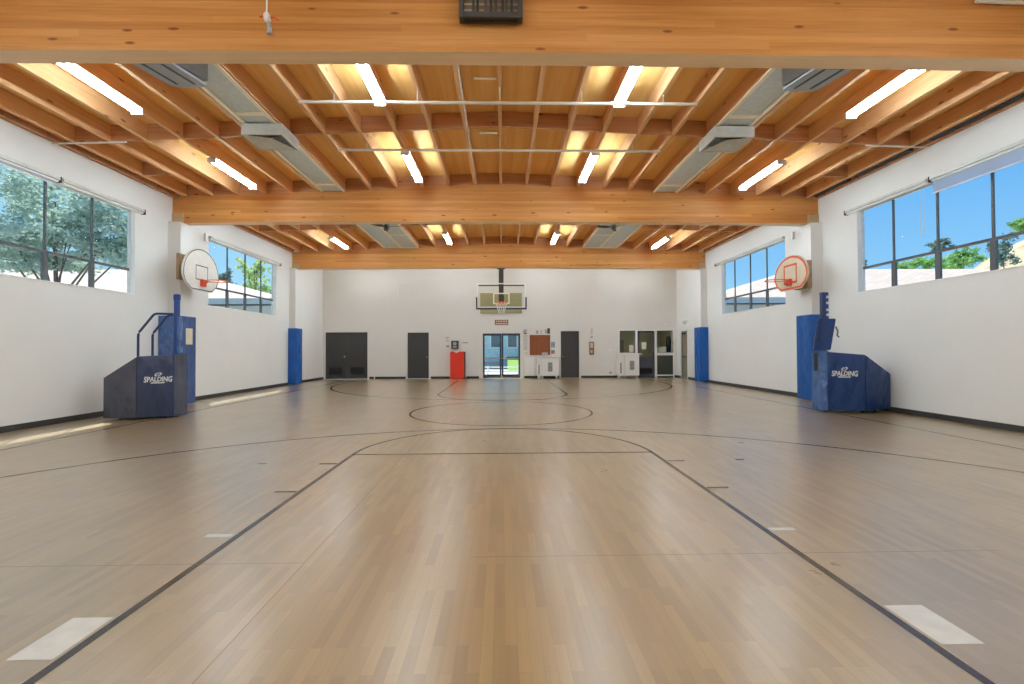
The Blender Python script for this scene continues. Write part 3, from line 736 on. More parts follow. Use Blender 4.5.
bx_ = bx('office_counter', M['taupe'], None, 6.85, 7.8, YB + .21, YB + .75, .004, 1.118); tag(bx_, 'counter behind the right-hand office window, under the cream carton', 'counter')
m = MB(); m.tube([(7.58, YB + .62, 1.12), (7.58, YB + .62, 1.3), (7.60, YB + .62, 1.6), (7.56, YB + .62, 1.85)], [.10, .13, .15, .07], 12); o = m.build('office_jacket', M['black'], None, True); tag(o, 'dark bulky garment standing behind the right-hand office window', 'garment')

# ------------------------------------------------------------------ things on and along the far wall
def notice(name, mat, x0, x1, z0, z1, label, cat='notice', group=None, th=.006, rows=0, rmat=None):
    m = MB(); m.box(x0, x1, YB - th, YB + .001, z0, z1)
    m.mi = 1
    for i in range(rows):
        z = z1 - (z1 - z0) * (i + .5) / rows; w = (x1 - x0)
        m.box(x0 + w * .12, x1 - w * (.12 + .15 * (i % 2)), YB - th - .002, YB - th - .0005, z - (z1 - z0) / rows * .22, z + (z1 - z0) / rows * .22)
    return tag(m.build(name, [mat, rmat or M['dark']]), label, cat, group)
FW = lambda px: (px - 503.0) / 22.72 - .02
FZ = lambda py: 1.2738 - (py - 351.2) / 22.72
# painted access panel high on the wall
t = thing('wall_mounted_hatch', 'white painted-over panel high on the far wall left of the glass backboard', 'wall panel', (-4, YB, 3.7))
bx('panel', M['wall'], t, -4.55, -3.55, YB - .02, YB - .0005, 3.72, 4.22, bev=.006)
m = MB(); m.box(-4.60, -4.55, YB - .03, YB - .0, 3.70, 4.05); m.box(-4.3, -3.6, YB - .028, YB - .021, 4.12, 4.16); m.build('edge_strip', M['wall'], t)
t = thing('wall_mounted_board', 'olive board on the far wall seen through the glass backboard', 'board', (0, YB, 2.85))
bx('panel', M['olive'], t, -.96, .87, YB - .04, YB + .001, 2.86, 3.75, bev=.006)
t = thing('door_sign', 'brown sign with two pale lines above the glazed entrance doors', 'sign', (0, YB, 2.35))
bx('plate', M['brownsign'], t, -.325, .265, YB - .02, YB + .001, 2.345, 2.575, bev=.004)
for z in (2.51, 2.41):
    m = MB()
    for i in range(7): m.box(-.27 + i * .073, -.225 + i * .073, YB - .024, YB - .0205, z - .025, z + .025)
    m.build('letters', M['cream'], t)
# red padded column with black box
t = thing('padded_post', 'red vinyl padded post standing against the far wall', 'padded post', (-1.94, YB - .12, 0))
bx('red_cover', M['red'], t, -2.27, -1.66, YB - .22, YB - .03, .005, 1.19, bev=.03)
bx('dark_side', M['dark'], t, -1.655, -1.615, YB - .2, YB - .03, .005, 1.18, bev=.008)
m = MB(); m.prism([(-2.13, YB - .226, 1.195), (-1.86, YB - .226, 1.195), (-1.995, YB - .226, 1.12)], (0, .004, 0)); m.box(-2.13, -1.86, YB - .22, YB - .05, 1.192, 1.20); m.build('white_flap', M['paper'], t)
t = thing('wall_mounted_box', 'black control box with grey dials on the wall above the red padded post', 'control box', (-2.07, YB, 1.3))
bx('case', M['dark'], t, -2.23, -1.91, YB - .13, YB + .001, 1.30, 1.66, bev=.01)
m = MB(); m.tube([(-2.07, YB - .131, 1.53), (-2.07, YB - .145, 1.53)], .08, 16); m.build('dial', M['greyprint'], t)
bx('dial_plate', M['greyprint'], t, -2.15, -1.99, YB - .14, YB - .131, 1.36, 1.42)
notice('pinned_notice', M['paper'], FW(446.3), FW(451), FZ(341.2), FZ(338), 'small white notice upper left of the black control box', rows=2, rmat=M['greyprint'])
notice('pinned_notice', M['paper'], FW(447), FW(450.6), FZ(343.6), FZ(341.7), 'narrow notice left of the black control box, middle of three', rows=1, rmat=M['greyprint'])
notice('pinned_notice', M['greyprint'], FW(447.4), FW(450.4), FZ(349), FZ(346.8), 'small dark notice left of the black control box, lowest of three')
notice('pinned_notice', M['greyprint'], FW(463.5), FW(469.2), FZ(345), FZ(343.8), 'thin dark strip on the wall just right of the black control box')
# notices right of the entrance
t = thing('wall_mounted_bell', 'round grey bell on the wall top right of the entrance doors', 'bell', (FW(526.4), YB, FZ(333)))
m = MB(); m.tube([(FW(526.4), YB, FZ(333)), (FW(526.4), YB - .05, FZ(333)), (FW(526.4), YB - .065, FZ(333))], [.085, .08, .05], 18); m.build('gong', M['greyprint'], t, True)
m = MB(); m.box(FW(525), FW(528), YB - .02, YB + .001, FZ(336), FZ(335)); m.build('bracket', M['dark'], t)
for i, (a, b, w) in enumerate(((337.0, 340.6, 'topmost'), (341.0, 344.6, 'second'), (345.0, 348.4, 'third'), (348.8, 351.8, 'lowest'))):
    notice('pinned_notice', M['paper'], FW(523.6), FW(529.4), FZ(b), FZ(a), f'grey printed sheet right of the entrance doors, {w} of a column of four', rows=3, rmat=M['greyprint'], group='sheets right of the entrance')
notice('pinned_notice', M['cream'], FW(525.8), FW(529), FZ(356), FZ(354), 'small yellowish note under the column of printed sheets')
t = thing('wall_mounted_pinboard', 'large brown pinboard on the far wall right of the entrance doors', 'pinboard', (FW(541), YB, FZ(357)))
bx('board', M['cork'], t, FW(530.9), FW(551.1), YB - .03, YB + .001, FZ(357), FZ(337), bev=.004)
bx('edge_trim', M['dark'], t, FW(550.5), FW(551.3), YB - .034, YB - .0305, FZ(357), FZ(337))
m = MB(); m.box(FW(543), FW(548.8), YB - .045, YB - .036, FZ(357.2), FZ(354.4)); tag(m.build('mounted_card', M['greyprint']), 'greenish grey card at the bottom edge of the brown pinboard', 'card')
for (a, b, z0, z1, mt, w) in ((537.2, 539.6, 335.6, 332.4, 'greyprint', 'leftmost'), (541.2, 544.2, 336, 332.2, 'paper', 'second from left'), (546, 548.4, 335.4, 331.6, 'greyprint', 'third from left'), (548.6, 551.2, 335.8, 330.2, 'dark', 'rightmost and darkest')):
    notice('pinned_notice', M[mt], FW(a), FW(b), FZ(z0), FZ(z1), f'small notice above the brown pinboard, {w} of four', rows=2 if mt == 'paper' else 0, rmat=M['greyprint'])
notice('pinned_photo', M['blueprint'], FW(552.2), FW(556.2), FZ(349.6), FZ(344), 'bluish print right of the brown pinboard, the upper one', 'print', rows=2, rmat=M['greyprint'])
notice('pinned_photo', M['blueprint'], FW(552.2), FW(556), FZ(356), FZ(352), 'reddish print right of the brown pinboard, the lower one', 'print', rows=1, rmat=M['redpaint'])
# between door and office
t = thing('wall_mounted_showcase', 'narrow brown framed case on the wall between the grey door and the office', 'frame', (FW(593), YB, FZ(357)))
bx('case', M['brownsign'], t, FW(590.8), FW(595.2), YB - .05, YB + .001, FZ(357), FZ(344), bev=.004)
m = MB(); m.box(FW(591.5), FW(594.2), YB - .056, YB - .051, FZ(350), FZ(345)); m.box(FW(591.8), FW(593.6), YB - .056, YB - .051, FZ(355), FZ(352)); m.build('insert', M['tan'], t)
notice('wall_switch', M['greyprint'], FW(592.2), FW(594), FZ(340), FZ(338), 'small dark thermostat above the narrow brown framed case', 'thermostat', th=.03)
notice('pinned_notice', M['paper'], FW(592.2), FW(594.6), FZ(336.4), FZ(330.4), 'pale slip on the wall high above the narrow brown framed case', rows=3, rmat=M['greyprint'])
notice('wall_switch', M['white'], FW(610.8), FW(612.6), FZ(353), FZ(351.2), 'white light switch left of the white office cabinet', 'switch', th=.015)
notice('wall_socket', M['greyprint'], FW(610.6), FW(613), FZ(376), FZ(374), 'grey floor-level socket left of the white office cabinet', 'socket', th=.03)
notice('wall_switch', M['greyprint'], FW(674.6), FW(676), FZ(347), FZ(344.4), 'grey switch on the wall right of the office windows', 'switch', th=.02)
notice('wall_sensor_mount', M['white'], FW(667), FW(669), FZ(327.4), FZ(325.8), 'tiny white sensor above the right-hand office window', 'sensor', th=.04)
m = MB(); m.box(5.62, 5.82, YB + .035, YB + .045, 1.13, 1.44); tag(m.build('window_notice', M['cream']), 'cream notice taped inside the office window above the white cabinet', 'notice')
m = MB(); m.box(6.18, 6.38, YB + .040, YB + .048, 1.26, 1.56); tag(m.build('window_notice', M['paper']), 'white notice taped to the glass of the office door', 'notice')
m = MB(); m.tube([(XR, 20.1, 2.42), (XR - .05, 20.1, 2.42), (XR - .12, 20.1, 2.36)], [.05, .06, .10], 12)
tag(m.build('wall_lamp', M['white'], None, True), 'small white wall lamp above the taupe side door', 'wall lamp')
for s, xw, y, w in ((-1, XL, 12.85, 'left'), (1, XR, 12.6, 'right')):
    a, b = sorted((xw + s * .001, xw - s * .05)); m = MB(); m.box(a, b, y - .04, y + .04, 4.16, 4.36, bev=.008); tag(m.build('wall_mounted_sensor', M['white']), f'small white sensor on the {w} wall above the {w} wall pad beside the window', 'sensor')
# white cabinets on feet
def cabinet(x0, x1, z1, side, label, flap):
    t = thing('rolling_cabinet', label, 'cabinet', ((x0 + x1) / 2, YB - .3, 0), 'white cabinets on feet by the far wall')
    y0, y1 = YB - .55, YB - .06
    xs = x0 + side
    bx('body', M['white'], t, xs + .006, x1, y0, y1, .12, z1 - .05, bev=.02)
    bx('side_bay', M['white'], t, x0, xs, y0 + .02, y1, .12, z1 - .06, bev=.015)
    bx('slot', M['dark'], t, x0 + side * .32, x0 + side * .48, y0 + .008, y0 + .0185, .22, z1 * .62)
    m = MB(); m.prism([(x0 - .02, y0 - .03, z1 - .049), (x1 + .02, y0 - .03, z1 - .049), (x1 + flap, y0 + .25, z1 - .049), (x1 + flap, y1, z1 - .049), (x0 - .02, y1, z1 - .049)], (0, 0, .045)); m.build('worktop', M['white'], t)
    # rounded grille with vertical and cross bars
    gx, gz = (xs + x1) / 2, z1 * .52; w, h, r = .10, .20, .05; P = []
    for (cx, cz, a0) in ((gx + w - r, gz + h - r, 0), (gx - w + r, gz + h - r, 90), (gx - w + r, gz - h + r, 180), (gx + w - r, gz - h + r, 270)):
        for i in range(5): a = radians(a0 + i * 22.5); P.append((cx + r * cos(a), y0 - .008, cz + r * sin(a)))
    m = MB(); m.prism(P, (0, .0075, 0)); g = m.build('grille', M['greyprint'], t)
    m = MB()
    for i in range(6): z = gz - h + .05 + i * .06; m.box(gx - w + .015, gx + w - .015, y0 - .014, y0 - .0085, z, z + .016)
    m.build('grille_bars', M['dark'], g)
    for x in (x0 + .06, xs + .05, x1 - .08):
        for y in (y0 + .06, y1 - .08):
            m = MB(); m.tube([(x, y, 0.002), (x, y, .03), (x, y, .125)], [.03, .024, .03], 8); m.build('foot', M['white'], t)
cabinet(1.50, 2.42, .98, .18, 'white cabinet on feet under the brown pinboard', .10)
cabinet(5.00, 5.90, 1.08, .26, 'white cabinet on feet before the office window', .20)
bx_ = bx('wall_mounted_kickboard', M['white'], None, .97, 1.40, YB - .05, YB - .001, .11, .92); tag(bx_, 'white low panel between entrance doors and pinboard cabinet', 'panel')

# ------------------------------------------------------------------ wall pads
def upad(s, xw, xi, y0, y1, mat, label, front=None):
    t = thing('wall_pad', label, 'wall pad', (s * (abs(xw) + xi) / 2, y0, 0), 'blue vinyl wall pads on the pilasters')
    a, b = sorted((xw - s * .002, s * xi)); th = .055
    bx('front_pad', front or mat, t, a, b, y0, y0 + th, .03, 2.08, bev=.014)
    c, d = sorted((s * xi, s * (xi + th))); bx('side_pad', mat, t, c, d, y0 + th + .002, y1 - th - .002, .03, 2.08, bev=.014)
    c, d = sorted((s * xi, s * (xi + .08))); bx('back_pad', mat, t, c, d, y1 - th, y1, .03, 2.08, bev=.014)
    return t
t = upad(-1, XL, 7.41, 11.14, 11.82, M['padL'], 'faded blue wall pad behind the left portable hoop base, paper taped on', M['wrinkle'])
bx('taped_paper', M['cream'], t, -7.408, -7.404, 11.44, 11.68, 1.42, 1.80)
upad(1, XR, 7.36, 11.36, 11.93, M['padR'], 'bright blue wall pad behind the right portable hoop base')
upad(-1, XL, 7.52, 17.80, 18.30, M['padF'], 'blue wall pad on the far left pilaster near the grey double door')
upad(1, XR, 7.42, 17.95, 18.50, M['padF'], 'blue wall pad on the far right pilaster near the office')

# ------------------------------------------------------------------ fan-shaped wall hoops
def fan_hoop(s, xp, label, face, line, line_w, zt, sq, back, grp='fan-shaped backboards on the side walls'):
    xb = s * (7.20 if s < 0 else 7.08); yc = 11.66; zb = 2.70
    t = thing('wall_mounted_hoop', label, 'basketball hoop', (xb, yc, zb), grp)
    def outline(k=0.0):
        P = []
        W, zm, zq = .685 - k, (3.08 if zt > 3.6 else 3.03), zt - k
        P += [(-.40 + k * .4, zb + k), (.40 - k * .4, zb + k), (.60 - k, zb + .14 + k * .3), (W, zb + .30)]
        for i in range(0, 25):
            a = pi * i / 24; P.append((W * cos(a), zm + (zq - zm) * sin(a)))
        P += [(-W, zb + .30), (-.60 + k, zb + .14 + k * .3)]
        return P
    xf = xb - s * .02
    m = MB(); m.prism([(xf, yc + y, z) for y, z in outline()], (s * .04, 0, 0)); m.build('backboard', face, t)
    # painted border and target square on the face
    m = MB(); A, B = outline(.012), outline(.012 + line_w); xx = xf - s * .002
    n = len(A)
    for i in range(n):
        j = (i + 1) % n; m.quad([(xx, yc + A[i][0], A[i][1]), (xx, yc + A[j][0], A[j][1]), (xx, yc + B[j][0], B[j][1]), (xx, yc + B[i][0], B[i][1])])
    (w, z0, z1), l = sq, line_w
    for (a, b, c, d) in ((-w, w, z1 - l, z1), (-w, w, z0, z0 + l), (-w, -w + l, z0, z1), (w - l, w, z0, z1)):
        m.quad([(xx, yc + a, c), (xx, yc + b, c), (xx, yc + b, d), (xx, yc + a, d)])
    m.build('border', line, t)
    zr_ = 2.90
    a, b = sorted((xf - s * .003, xf - s * .07)); bx('rim_bracket', M['redpaint'], t, a, b, yc - .075, yc + .075, zr_ - .10, zr_ + .07, bev=.008)
    m = MB(); c = (xf - s * .37, yc, zr_ + .03); m.ring(c, .228, .010, 28, 8); m.build('rim', M['redpaint'] if s > 0 else M['orange'], t, True)
    m = MB()
    for dy in (-.06, .06): m.tube([(xf - s * .06, yc + dy, zr_ + .02), (xf - s * .20, yc + dy * 2.4, zr_ + .03)], .009, 6)
    m.tube([(xf - s * .05, yc, zr_ - .06), (xf - s * .15, yc, zr_ + .02)], .01, 6)
    m.build('rim_brace', M['redpaint'], t)
    # plywood backing on the pilaster and arms to the board
    a, b = sorted((s * (xp - .004), s * (xp - back[0]))); bx('backing', M['ply'], t, a, b, *back[1:])
    for dy in (-.2, .2):
        for z in (3.0, 3.32):
            a, b = sorted((s * (xp - back[0] - .0005), xb + s * .0205)); bx('arm', M['dark'], t, a, b, yc + dy - .02, yc + dy + .02, z - .02, z + .02)
fan_hoop(-1, 7.55, 'white fan-shaped backboard with dark outline and red rim on the left wall', M['bbwhite'], M['dark'], .022, 3.70, (.235, 2.95, 3.30), (.06, 11.30, 11.98, 2.93, 3.54))
fan_hoop(1, 7.45, 'tan fan-shaped backboard with red outline and rim on the right wall', M['tan'], M['redpaint'], .05, 3.54, (.27, 2.85, 3.33), (.11, 11.42, 11.95, 2.73, 3.39))

# ------------------------------------------------------------------ glass hoop under the far beam
t = thing('hanging_hoop', 'glass rectangular backboard with orange rim hung from the farthest beam', 'basketball hoop', (-.03, 18.2, 2.7))
xc, yb = -.03, 18.12
bx('mast', M['dark'], t, xc - .095, xc + .085, 18.19, 18.33, 2.95, 4.33, bev=.01)
bx('mast_plate', M['dark'], t, xc - .16, xc + .15, 18.17, 18.36, 4.331, 4.345)
m = MB(); m.box(xc - .10, xc + .10, yb + .022, 18.188, 2.93, 3.3); m.build('board_bracket', M['dark'], t)
bx('glass_board', M['clear'], t, xc - .88, xc + .88, yb, yb + .014, 2.88, 3.73)
m = MB(); f = .04
for a in ((xc - .92, xc - .88, 2.84, 3.77), (xc + .88, xc + .92, 2.84, 3.77), (xc - .88, xc + .88, 2.84, 2.88), (xc - .88, xc + .88, 3.73, 3.77)): m.box(a[0], a[1], yb - .01, yb + .02, a[2], a[3])
m.build('board_frame', M['white'], t)
bx('top_shadow_bar', M['dark'], t, xc - .86, xc + .86, yb + .025, yb + .05, 3.66, 3.70)  # dark bar stands in for the shadow line below the top frame
m = MB(); w, z0, z1, l = .31, 2.98, 3.40, .045
for (a, b, c, d) in ((-w, w, z1 - l, z1), (-w, w, z0, z0 + l), (-w, -w + l, z0 + l, z1 - l), (w - l, w, z0 + l, z1 - l)): m.box(xc + a, xc + b, yb - .004, yb - .001, c, d)
m.build('target_square', M['batten'], t)
m = MB(); m.box(xc - .95, xc + .95, yb - .03, yb + .04, 2.775, 2.838, bev=.012); m.box(xc - .955, xc - .90, yb - .03, yb + .04, 2.84, 3.24, bev=.012); m.box(xc + .90, xc + .955, yb - .03, yb + .04, 2.84, 3.24, bev=.012); m.build('edge_padding', M['padtrim'], t)
m = MB(); m.box(xc - .10, xc + .10, yb - .10, yb - .011, 2.88, 3.02, bev=.01); m.box(xc - .20, xc + .20, yb - .16, yb - .10, 2.985, 3.02); m.build('rim_bracket', M['orange'], t)
m = MB(); m.ring((xc, yb - .36, 3.0), .228, .013, 28, 8); m.build('rim', M['orange'], t, True)
m = MB(); c = Vector((xc, yb - .36, 2.99)); lv = [(0, .225), (-.11, .19), (-.22, .15), (-.33, .12), (-.42, .11)]; n = 12
for (za, ra), (zb_, rb) in zip(lv, lv[1:]):
    for i in range(n):
        for d in (-.5, .5):
            a0 = 2 * pi * (i + (0 if lv.index((za, ra)) % 2 == 0 else .5)) / n; a1 = a0 + d * 2 * pi / n
            m.tube([c + Vector((ra * cos(a0), ra * sin(a0), za)), c + Vector((rb * cos(a1), rb * sin(a1), zb_))], .007, 4, False)
m.build('net', M['net'], t)

# ------------------------------------------------------------------ lettering
def text_mesh(body, size, bold=.0):
    cu = bpy.data.curves.new('lettering', 'FONT'); cu.body = body; cu.size = size; cu.align_x = 'CENTER'; cu.extrude = .001; cu.offset = bold; cu.shear = .12; cu.resolution_u = 3
    o = bpy.data.objects.new('lettering', cu); COL.objects.link(o)
    dg = bpy.context.evaluated_depsgraph_get(); me = bpy.data.meshes.new_from_object(o.evaluated_get(dg))
    vs = [v.co.copy() for v in me.vertices]; fs = [tuple(p.vertices) for p in me.polygons]
    bpy.data.objects.remove(o); bpy.data.curves.remove(cu); bpy.data.meshes.remove(me)
    return vs, fs
def logo(parent, p0, u, width, mat):
    """white wordmark with a ball over it and a bar under it; p0 centre of the baseline, u direction along the face"""
    u = Vector(u).normalized(); z = Vector((0, 0, 1)); n = u.cross(z); p0 = Vector(p0) + n * .004
    vs, fs = text_mesh('SPALDING', 1.0, .034)
    W = max(v.x for v in vs) - min(v.x for v in vs); H = max(v.y for v in vs); sc = width / W
    m = MB(); bv = []
    for v in vs:
        tt = v.x / (W / 2); y = v.y * (.95 + .25 * tt * tt) - .16 * H * tt * tt
        bv.append(m.bm.verts.new(p0 + u * (v.x * sc) + z * (y * sc * 1.35) + n * (v.z * 2)))
    for f in fs: m._f([bv[i] for i in f])
    o = m.build('wordmark', mat, parent)
    m = MB(); h = H * sc * 1.35
    P = [p0 + u * (a * width) + z * b * h for a, b in ((-.26, -.42), (.22, -.42), (.24, -.18), (-.24, -.18))]
    m.prism(P, n * .002); m.build('underline', mat, parent)
    m = MB(); c = p0 + z * (h * 1.42); a_, b_ = width * .13, h * .36; k = 24
    R = []
    for i in range(k):
        t_ = 2 * pi * i / k
        pu, pz = a_ * cos(t_), b_ * sin(t_) + a_ * cos(t_) * .25
        R.append((pu, pz))
    for i in range(k):
        j = (i + 1) % k
        if i in (5, 17): continue
        m.quad([c + u * R[i][0] + z * R[i][1], c + u * R[j][0] + z * R[j][1], c + u * R[j][0] * .62 + z * R[j][1] * .55, c + u * R[i][0] * .62 + z * R[i][1] * .55])
    m.quad([c - u * a_ * .35 - z * b_ * .1, c + u * a_ * .35 + z * b_ * .1, c + u * a_ * .3 + z * b_ * .32, c - u * a_ * .3 + z * b_ * .12])
    m.build('ball_emblem', mat, parent)

# ------------------------------------------------------------------ portable hoop bases
def pbase(name, pts, tops, hem, mats, t):
    """covers over the base: pts plan corners (front to back), tops their heights"""
    m = MB(); bt = [Vector((x, y, hem)) for x, y in pts]; tp = [Vector((x, y, z)) for (x, y), z in zip(pts, tops)]
    tmp = bmesh.new(); a = [tmp.verts.new(p) for p in bt]; b = [tmp.verts.new(p) for p in tp]; n = len(a)
    tmp.faces.new(list(reversed(a))); tmp.faces.new(b)
    for i in range(n): tmp.faces.new([a[i], a[(i + 1) % n], b[(i + 1) % n], b[i]])
    bmesh.ops.recalc_face_normals(tmp, faces=tmp.faces)
    bmesh.ops.bevel(tmp, geom=list(tmp.edges), offset=.018, segments=2, affect='EDGES', profile=.6)
    m.merge(tmp); return m.build(name, mats, t, True)
def lean_box(m, p, q, w, z0, z1, dx=0, dy=0):
    """upright slab from p to q (plan), thickness w to its back, top shifted by (dx, dy)"""
    p, q = Vector((*p, 0)), Vector((*q, 0)); d = (q - p).normalized(); n = Vector((-d.y, d.x, 0)) * w
    lo = [p, q, q + n, p + n]; sh = Vector((dx, dy, 0))
    t = bmesh.new(); a = [t.verts.new(v + Vector((0, 0, z0))) for v in lo]; b = [t.verts.new(v + sh + Vector((0, 0, z1))) for v in lo]
    t.faces.new(list(reversed(a))); t.faces.new(b)
    for i in range(4): t.faces.new([a[i], a[(i + 1) % 4], b[(i + 1) % 4], b[i]])
    bmesh.ops.bevel(t, geom=list(t.edges), offset=.014, segments=2, affect='EDGES'); m.merge(t)

t = thing('portable_hoop_base', 'faded navy padded portable hoop base with bare blue post by the left wall', 'hoop base', (-6.8, 9.5, 0))
L0, L1, L2, L3, L4, L5 = (-7.36, 9.05), (-6.765, 9.06), (-6.265, 9.345), (-6.215, 9.63), (-6.80, 9.93), (-7.38, 9.72)
pbase('tail_cover', [L0, (L1[0] - .004, L1[1]), (L4[0] - .004, L4[1]), L5], [.78, 1.165, 1.165, .78], .035, M['greyL'], t)
pbase('base_cover', [L1, L2, (L3[0] - .06, L3[1] + .02), L4], [1.17, 1.20, 1.20, 1.17], .035, M['navyL'], t)
m = MB(); lean_box(m, (L2[0] + .004, L2[1] + .004), (L3[0] + .012, L3[1] + .02), .10, .03, 1.215); m.build('front_pad', M['greyL'], t)
bx('front_edge', M['navyL'], t, L2[0] - .028, L2[0] + .012, L2[1] - .02, L2[1] + .012, .03, 1.215, bev=.008)
u = Vector((L2[0] - L1[0], L2[1] - L1[1], 0)); w = u.length; u.normalize()
pc = Vector((L1[0], L1[1], .70)) + u * w * .565
logo(t, pc, u, w * .76, M['logo'])
xm, ym = -6.345, 9.53
m = MB(); m.tube([(xm, ym, .6), (xm, ym, 2.25)], .053, 16); m.tube([(xm, ym, 2.251), (xm, ym, 2.27), (xm, ym, 2.36), (xm, ym, 2.375)], [.054, .062, .062, .045], 16); m.build('post', M['bluepole'], t, True)
m = MB(); m.box(xm - .075, xm + .065, ym - .04, ym + .09, 1.22, 1.93, bev=.02); m.build('post_sleeve', M['wrinkle'], t)
for yy in (9.36, 9.74):
    m = MB(); m.tube([(-6.96, yy, 1.1), (-6.96, yy, 1.55), (-6.955, yy, 1.60), (-6.94, yy, 1.635), (-6.68, yy, 1.955), (-6.65, yy, 1.975), (-6.61, yy, 1.985), (xm - .03, ym + (yy - ym) * .35, 1.985)], .022, 10); m.build('bent_tube', M['tubeblue'], t, True)
for (x, y) in ((-7.2, 9.25), (-6.5, 9.45), (-6.45, 9.75), (-7.2, 9.65)):
    m = MB(); m.tube([(x - .015, y, .031), (x + .015, y, .031)], .03, 12); m.build('caster', M['black'], t)

t = thing('portable_hoop_base', 'deep blue padded portable hoop base with folded flap by the right wall', 'hoop base', (7.0, 9.6, 0))
R0, R1, R2, R3, R4, R5 = (6.235, 9.62), (6.40, 9.41), (7.02, 9.20), (7.70, 9.43), (7.60, 9.86), (6.75, 10.05)
pbase('base_cover', [(R1[0] + .015, R1[1]), R2, (R2[0] + .30, R2[1] + .72), R5], [1.20, 1.14, 1.14, 1.20], .05, M['navyR'], t)
pbase('tail_cover', [(R2[0] + .004, R2[1]), R3, R4, (R2[0] + .304, R2[1] + .72)], [1.14, .76, .76, 1.14], .06, M['navyR'], t)
m = MB(); lean_box(m, R0, (R1[0] + .01, R1[1] - .004), .13, .04, 1.22); m.build('front_pad', M['wrinkle'], t)
u = Vector((R2[0] - R1[0], R2[1] - R1[1], 0)); w = u.length; u.normalize()
pc = Vector((R1[0], R1[1], .735)) + u * w * .46 + u.cross(Vector((0, 0, 1))) * .012
logo(t, pc, u, w * .68, M['logo'])
m = MB(); m.box(6.455, 6.525, 9.58, 9.68, .8, 2.40, bev=.008); m.build('post', M['tubeblue'], t)
m = MB(); m.box(6.528, 6.585, 9.59, 9.67, 1.3, 2.40, bev=.006); m.build('post_label', M['bluepole'], t)
m = MB()
for z in (1.92, 2.02, 2.16, 2.28): m.box(6.533, 6.58, 9.584, 9.589, z, z + .05)
m.build('label_stripe', M['logo'], t)
m = MB(); lean_box(m, (6.20, 9.50), (6.50, 9.42), .07, 1.235, 1.86, .13, .02); fl_ = m.build('folded_flap', M['navyR'], t)
m = MB()
for z, k in ((1.45, .045), (1.62, .085), (1.83, .125)):
    p = Vector((6.235 + k, 9.487 + k * .1, z)); m.tube([p, p + Vector((-.006, -.022, 0))], .026, 10)
m.build('button', M['black'], fl_)
m = MB(); m.tube([(6.60, 9.42, 1.70), (6.64, 9.41, 1.60), (6.62, 9.41, 1.52), (6.66, 9.41, 1.49)], .012, 6); m.build('strap', M['black'], fl_)
m = MB(); m.prism([(6.262, 9.572, 1.18), (6.298, 9.527, 1.18), (6.298, 9.527, .82), (6.262, 9.572, .82)], (-.006, -.005, 0)); m.build('strap', M['black'], t)
for (x, y) in ((6.5, 9.6), (7.1, 9.4), (7.5, 9.6), (6.8, 9.9)):
    m = MB(); m.tube([(x - .015, y, .031), (x + .015, y, .031)], .03, 12); m.build('caster', M['black'], t)

# ------------------------------------------------------------------ outside
m = MB(); m.box(-90, 90, -20, 160, -.25, -.11); struct(m.build('ground', M['concrete']))
m = MB(); m.prism([(.35, 29.5, -.11), (.35, 35, -.11), (.35, 35, .75), (.35, 29.7, -.08)], (5, 0, 0)); struct(m.build('lawn', M['grass']))
def house(s, xa, ridge_x, label):
    """hip-roofed low building beside the hall; xa corner nearest the hall"""
    y0, y1, ym, ze, zrg = 25.0, 35.4, 30.2, 3.95, 6.30; xo = s * 46
    t = thing('outside_building', label, 'building', (s * 28, 30, -.1), 'low shingled buildings outside')
    m = MB(); e = [(xa, y0), (xo, y0), (xo, y1), (xa, y1)]
    r0, r1 = (s * ridge_x, ym), (s * 42, ym)
    V = [m.bm.verts.new((x, y, ze)) for x, y in e] + [m.bm.verts.new((*r0, zrg)), m.bm.verts.new((*r1, zrg))]
    for f in ((0, 1, 5, 4), (1, 2, 5), (2, 3, 4, 5), (3, 0, 4), (3, 2, 1, 0)): m._f([V[i] for i in f])
    m.build('roof', M['shingle'], t)
    m = MB(); a, b = sorted((xa, xo)); m.box(a + .02, b - .02, y0 + .02, y0 + .10, ze - .30, ze - .005); m.build('fascia', M['fascia'], t)
    m = MB(); m.box(a + .6, b - .6, y0 + .7, y1 - .6, -.1, ze - .31); wl = m.build('wall', M['stucco'], t)
    x = a + 1.2
    while x < b - 3:
        f = bx('window', M['fascia'], t, x, x + 2.2, y0 + .64, y0 + .695, 2.3, 3.25); bx('pane', M['winglass'], f, x + .08, x + 2.12, y0 + .615, y0 + .638, 2.38, 3.17); x += 3.1
house(-1, -11.6, 20.0, 'low building with pale pinkish shingle roof outside the left windows')
house(1, 11.2, 18.6, 'low building with pale pinkish shingle roof outside the right windows')
